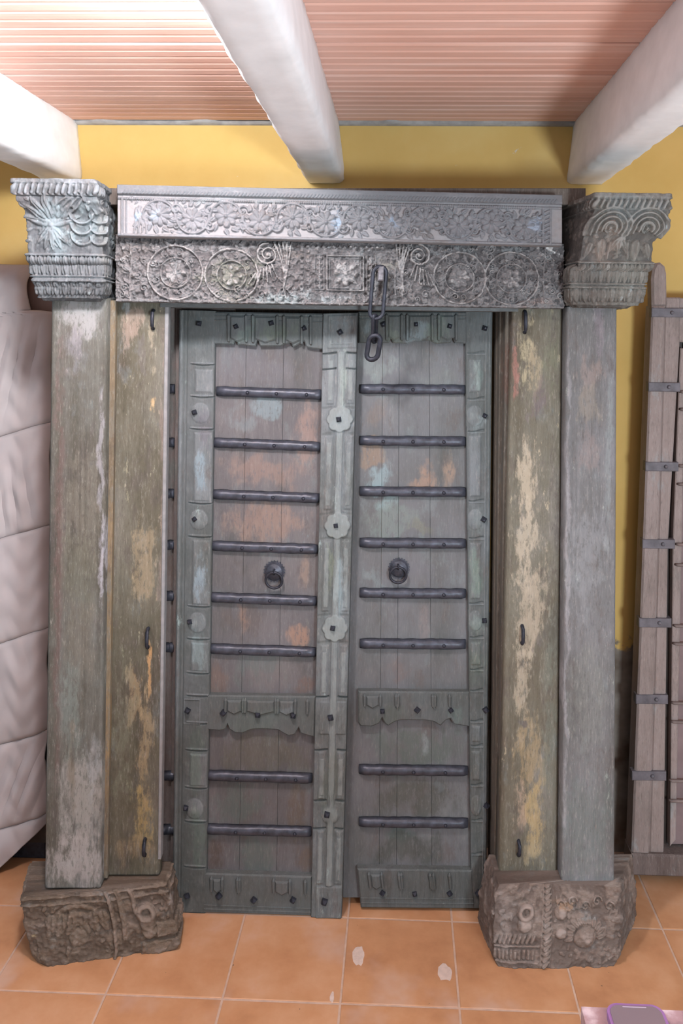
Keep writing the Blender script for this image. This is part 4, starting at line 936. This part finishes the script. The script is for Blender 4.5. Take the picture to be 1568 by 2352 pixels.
# ------------------------------------------------------------------ left: quilt over a chest
QS = Space(-1.0, 2.74, 0)
t = NT('quilt_cotton', .95)
n1 = t.noise(5, 4); col = t.ramp(n1, [(.3, (166, 159, 159)), (.7, (180, 173, 173))]); t.bump(t.noise(160, 3), .12, .001)
QUILT = t.out(col)
def quilt():
    nu, nv = 150, 420; vs = []; fs = []
    seams = [985, 1220, 1458, 1692, 1885]
    for j in range(nv + 1):
        tv = j / nv
        for i in range(nu + 1):
            su = i / nu
            v0 = 606 - 4 * math.sin(su * 5); 
            v = v0 + (1990 - v0) * tv
            ur = 66 - 8 * math.sin(max(0, min(1, (v - 600) / 125)) * 3.1) if v < 722 else (66 + 46 * min(1, (v - 722) / 6))
            ur -= 12 * max(0, (v - 1200) / 780) - (3 * math.sin(v / 37))
            u = -230 + (ur + 230) * su
            vb = 1990 - .95 * max(-60, u) if u > -60 else 2040
            v = v0 + (min(vb, 2120) - v0) * tv
            h = 0
            off = -.30 * (u - 60)
            d = [v - off - s_ for s_ in seams]; near = min(abs(q) for q in d)
            band = sum(q > 0 for q in d)
            lo_ = ([600] + seams)[band]; hi_ = (seams + [2100])[band]; fr_ = min(1, max(0, (v - off - lo_) / (hi_ - lo_)))
            h += .016 * math.sqrt(max(0, math.sin(math.pi * fr_))) - .010 * math.exp(-(near / 5) ** 2)
            # folds fanning out of the seams
            slope = (.30, -.38, -.45, -.42, .5, .3)[band]; ph = u + slope * (v - lo_) * .55
            amp = .030 * (math.sin(math.pi * fr_) ** .6 if 0 < fr_ < 1 else 0)
            pz = ph / 46.0 + band * 1.7 + .5 * math.sin(ph / 41.0 + v / 170.0); k1 = 1 - 4 * abs((pz % 1.0) - .5); k2 = math.sin(ph / 34.0 + v / 120.0 + band * 2)
            wv = .5 + .5 * math.sin(v / 63.0 + u / 90.0 + band); h += amp * (k1 * .22 * wv + k2 * .40) + .0025 * math.sin(v / 11.0 + 2 * math.sin(u / 13.0))
            x, z = QS.px(u, v, 0)
            z = max(z, .012)
            edge = max(0, (su - .93) / .07); h -= .03 * edge ** 2
            top = max(0, 1 - tv / .03); y = -h + .05 * top ** 2
            vs.append((x, y, z))
    for j in range(nv):
        for i in range(nu): a = j * (nu + 1) + i; fs.append((a + 1, a, a + nu + 1, a + nu + 2))
    o = MB().add(vs, fs).build('quilt', QUILT, None, True); o.location = QS.o
    md = o.modifiers.new('thickness', 'SOLIDIFY'); md.thickness = .008; md.offset = 1
    return tag(o, 'off-white padded quilt with stitched seams draped beside the left post', 'quilt')
quilt()
DARKW = plain('dark_stained_wood', (62, 54, 50), .6, 0, .3, 12, .4)
chest = MB().box(-2.0, -1.22, 2.775, 2.93, .0, 1.78, .004)
ch = empty('covered_cabinet', (-1.6, 2.93, 0)); tag(ch, 'dark cabinet hidden under the off-white quilt, its foot showing by the left block', 'cabinet')
x_r = W0.px(112, 1900)[0]
S9 = Space(0, 2.80, 0); xr9, _ = S9.px(100, 1950); 
MB().box(-2.1 + 1.6, xr9 + 1.6 + .012, -.13, 0.0, .06, S9.px(80, 625)[1]).build('carcass', DARKW, ch)
MB().box(-2.1 + 1.6, xr9 + 1.6 + .004, -.125, -.01, 0, .062, .004).build('plinth', IRON_DARK, ch)
bx = Space(0, 2.78, 0); a0, b0 = bx.px(56, 731), bx.px(121, 628)
o = MB().box(a0[0], b0[0] + .04, 0, .03, 0, b0[1], .003).build('brown_board', plain('brown_board', (122, 102, 92), .8, 0, .15, 10)); o.location = (0, 2.765, 0)
bpy.data.objects.remove(o)
ob = MB().box(a0[0], b0[0] + .05, -.002, .006, a0[1] - .03, b0[1] + .01, .001).build('cabinet_side', plain('brown_board', (128, 106, 98), .8, 0, .15, 10), ch); ob.location = (1.6, -.135, 0)
ob['label'] = 'brown corner above the quilt fold'

# ------------------------------------------------------------------ right: banded wooden door leaning by the wall
SH = Space(1.1, 2.80, 0)
old = empty('banded_door_leaf', SH.o, 0)
tag(old, 'pinkish brown antique door with iron straps, at the right edge by the wall', 'door')
sh_m = weathered('pink_wood', [(122, 109, 104), (133, 120, 115), (142, 129, 125), (148, 136, 133)], seed=30, streak=.06, chip=(158, 132, 122), chip_amt=.7, blotch=4)
sh_d = weathered('pink_wood_dark', [(92, 80, 76), (104, 92, 88), (116, 103, 99)], seed=31, streak=.08)
STRAP = plain('grey_strap', (112, 108, 114), .6, .1, .25, 30, .5)
def quad(name, pts, y, th, mat, bev=.003, par=old, sp=SH):
    return MB().prism([sp.px(u, v, y) for (u, v) in pts], y, y + th, bev).build(name, mat, par)
quad('post', [(1450, 1968), (1492, 1968), (1528, 702), (1497, 702)], -.02, .07, sh_m, .006)
quad('post_finial', [(1497, 704), (1532, 704), (1531, 628), (1527, 611), (1516, 602), (1506, 604), (1499, 618), (1496, 640)], -.015, .05, sh_m, .008)
quad('stile', [(1491, 1968), (1524, 1968), (1534, 1250), (1561, 785), (1562, 683), (1528, 683)], -.014, .06, sh_m, .004)
quad('top_rail', [(1529, 786), (1700, 786), (1700, 684), (1529, 684)], -.008, .05, sh_m, .004)
quad('panel', [(1540, 1940), (1760, 1940), (1760, 790), (1572, 790)], .012, .02, plain('panel_wood', (134, 116, 116), .8, 0, .15, 9), .003)
quad('inner_frame', [(1538, 1945), (1552, 1930), (1566, 1250), (1572, 800), (1562, 800), (1545, 1250)], -.002, .03, sh_m, .003)
quad('back_board', [(1470, 1990), (1760, 1990), (1760, 700), (1510, 700)], .035, .015, DARKW, .0)
quad('bottom_rail', [(1448, 2012), (1760, 2022), (1760, 1972), (1450, 1962)], -.03, .085, sh_d, .006)
for (ul, ur, v) in ((1497, 1575, 717), (1490, 1562, 888), (1483, 1558, 1071), (1476, 1550, 1249), (1468, 1542, 1430), (1461, 1534, 1606), (1452, 1530, 1782)):
    s_ = quad('iron_strap', [(ul - 1, v + 11), (ur, v + 12), (ur, v - 9), (ul - 1, v - 10)], -.024, .030, STRAP, .002)
    x, z = SH.px(ul + 46, v + 1, -.025)
    MB().tube([(x, -.031, z), (x, -.029, z), (x, -.022, z)], [.003, .006, .0075], 8).build('rivet', STRAP, s_, True)
for v in (1112, 1070, 1297, 1250, 1437, 1478, 1614, 1657, 1792, 1838, 900, 940):
    u = 1562 - (v - 900) * .028
    a, z = SH.px(u, v, -.008); b, _ = SH.px(1760, v + 3, -.008)
    MB().tube([(a, -.004, z), (a + .006, -.012, z), (b, -.012, z)], [.004, .0052, .0052], 8).build('iron_rod', plain('rod', (136, 122, 118), .6, .1, .2, 30) if v == 1112 else bpy.data.materials['rod'], old, True)

# ------------------------------------------------------------------ table with a phone in the near corner
TZ = 1.06
xa, ya = W0.floor(1334, 2312, TZ)
tab = empty('small_table', (xa + .25, ya - .22, 0)); tag(tab, 'small table with mottled mauve top, cut off at the bottom right corner', 'table')
t = NT('mauve_top', .5); n1 = t.noise(26, 5); col = t.ramp(n1, [(.35, (104, 84, 92)), (.52, (140, 114, 118)), (.7, (180, 164, 170))], 'EASE'); t.bump(n1, .2, .002); MAUVE = t.out(col)
ox, oy = xa + .25, ya - .22
MB().box(xa - ox, xa + .5 - ox, -.24, ya - oy, TZ - .025, TZ, .0).build('table_top', MAUVE, tab)
for (a, b) in ((-.22, -.21), (.22, -.21), (-.22, .19), (.22, .19)): MB().box(a - .018, a + .018, b - .018, b + .018, 0, TZ - .025).build('leg', DARKW, tab)
PZ = TZ + .0085
(x0, y0), (x1, _) = W0.floor(1387, 2302, PZ), W0.floor(1517, 2302, PZ)
pw = x1 - x0; pl = .15
ph = empty('phone', (x0 + pw / 2, y0 - pl / 2, TZ)); tag(ph, 'phone with purple rim lying face up on the mauve table', 'phone')
def rr(wd, ln, r, z0, z1, name, mat):
    pts = []
    for (cx, cy, a0) in ((wd / 2 - r, ln / 2 - r, 0), (-wd / 2 + r, ln / 2 - r, 90), (-wd / 2 + r, -ln / 2 + r, 180), (wd / 2 - r, -ln / 2 + r, 270)):
        pts += [(cx + r * math.cos(D(a0 + 15 * k)), cy + r * math.sin(D(a0 + 15 * k))) for k in range(7)]
    n = len(pts); v = [(a, b, z0) for a, b in pts] + [(a, b, z1 - .001) for a, b in pts] + [(a * .985, b * .993, z1) for a, b in pts]
    f = [tuple(range(n))[::-1], tuple(range(2 * n, 3 * n))] + [(i + q, (i + 1) % n + q, (i + 1) % n + n + q, i + n + q) for i in range(n) for q in (0, n)]
    return MB().add(v, f).build(name, mat, ph, False)
rr(pw, pl, .014, 0, .0085, 'case', plain('purple_case', (128, 92, 140), .4, 0, .1, 30, 0))
rr(pw - .007, pl - .007, .011, .0080, .0090, 'screen', plain('phone_glass', (104, 92, 98), .25, 0, .02, 30, 0))
MB().box(-.014, .014, pl / 2 - .0066, pl / 2 - .0054, .0090, .0092).build('speaker_slot', plain('slot', (150, 136, 150), .5, 0, .02), ph)
print('verts', sum(len(o.data.vertices) for o in bpy.data.objects if o.type == 'MESH'))
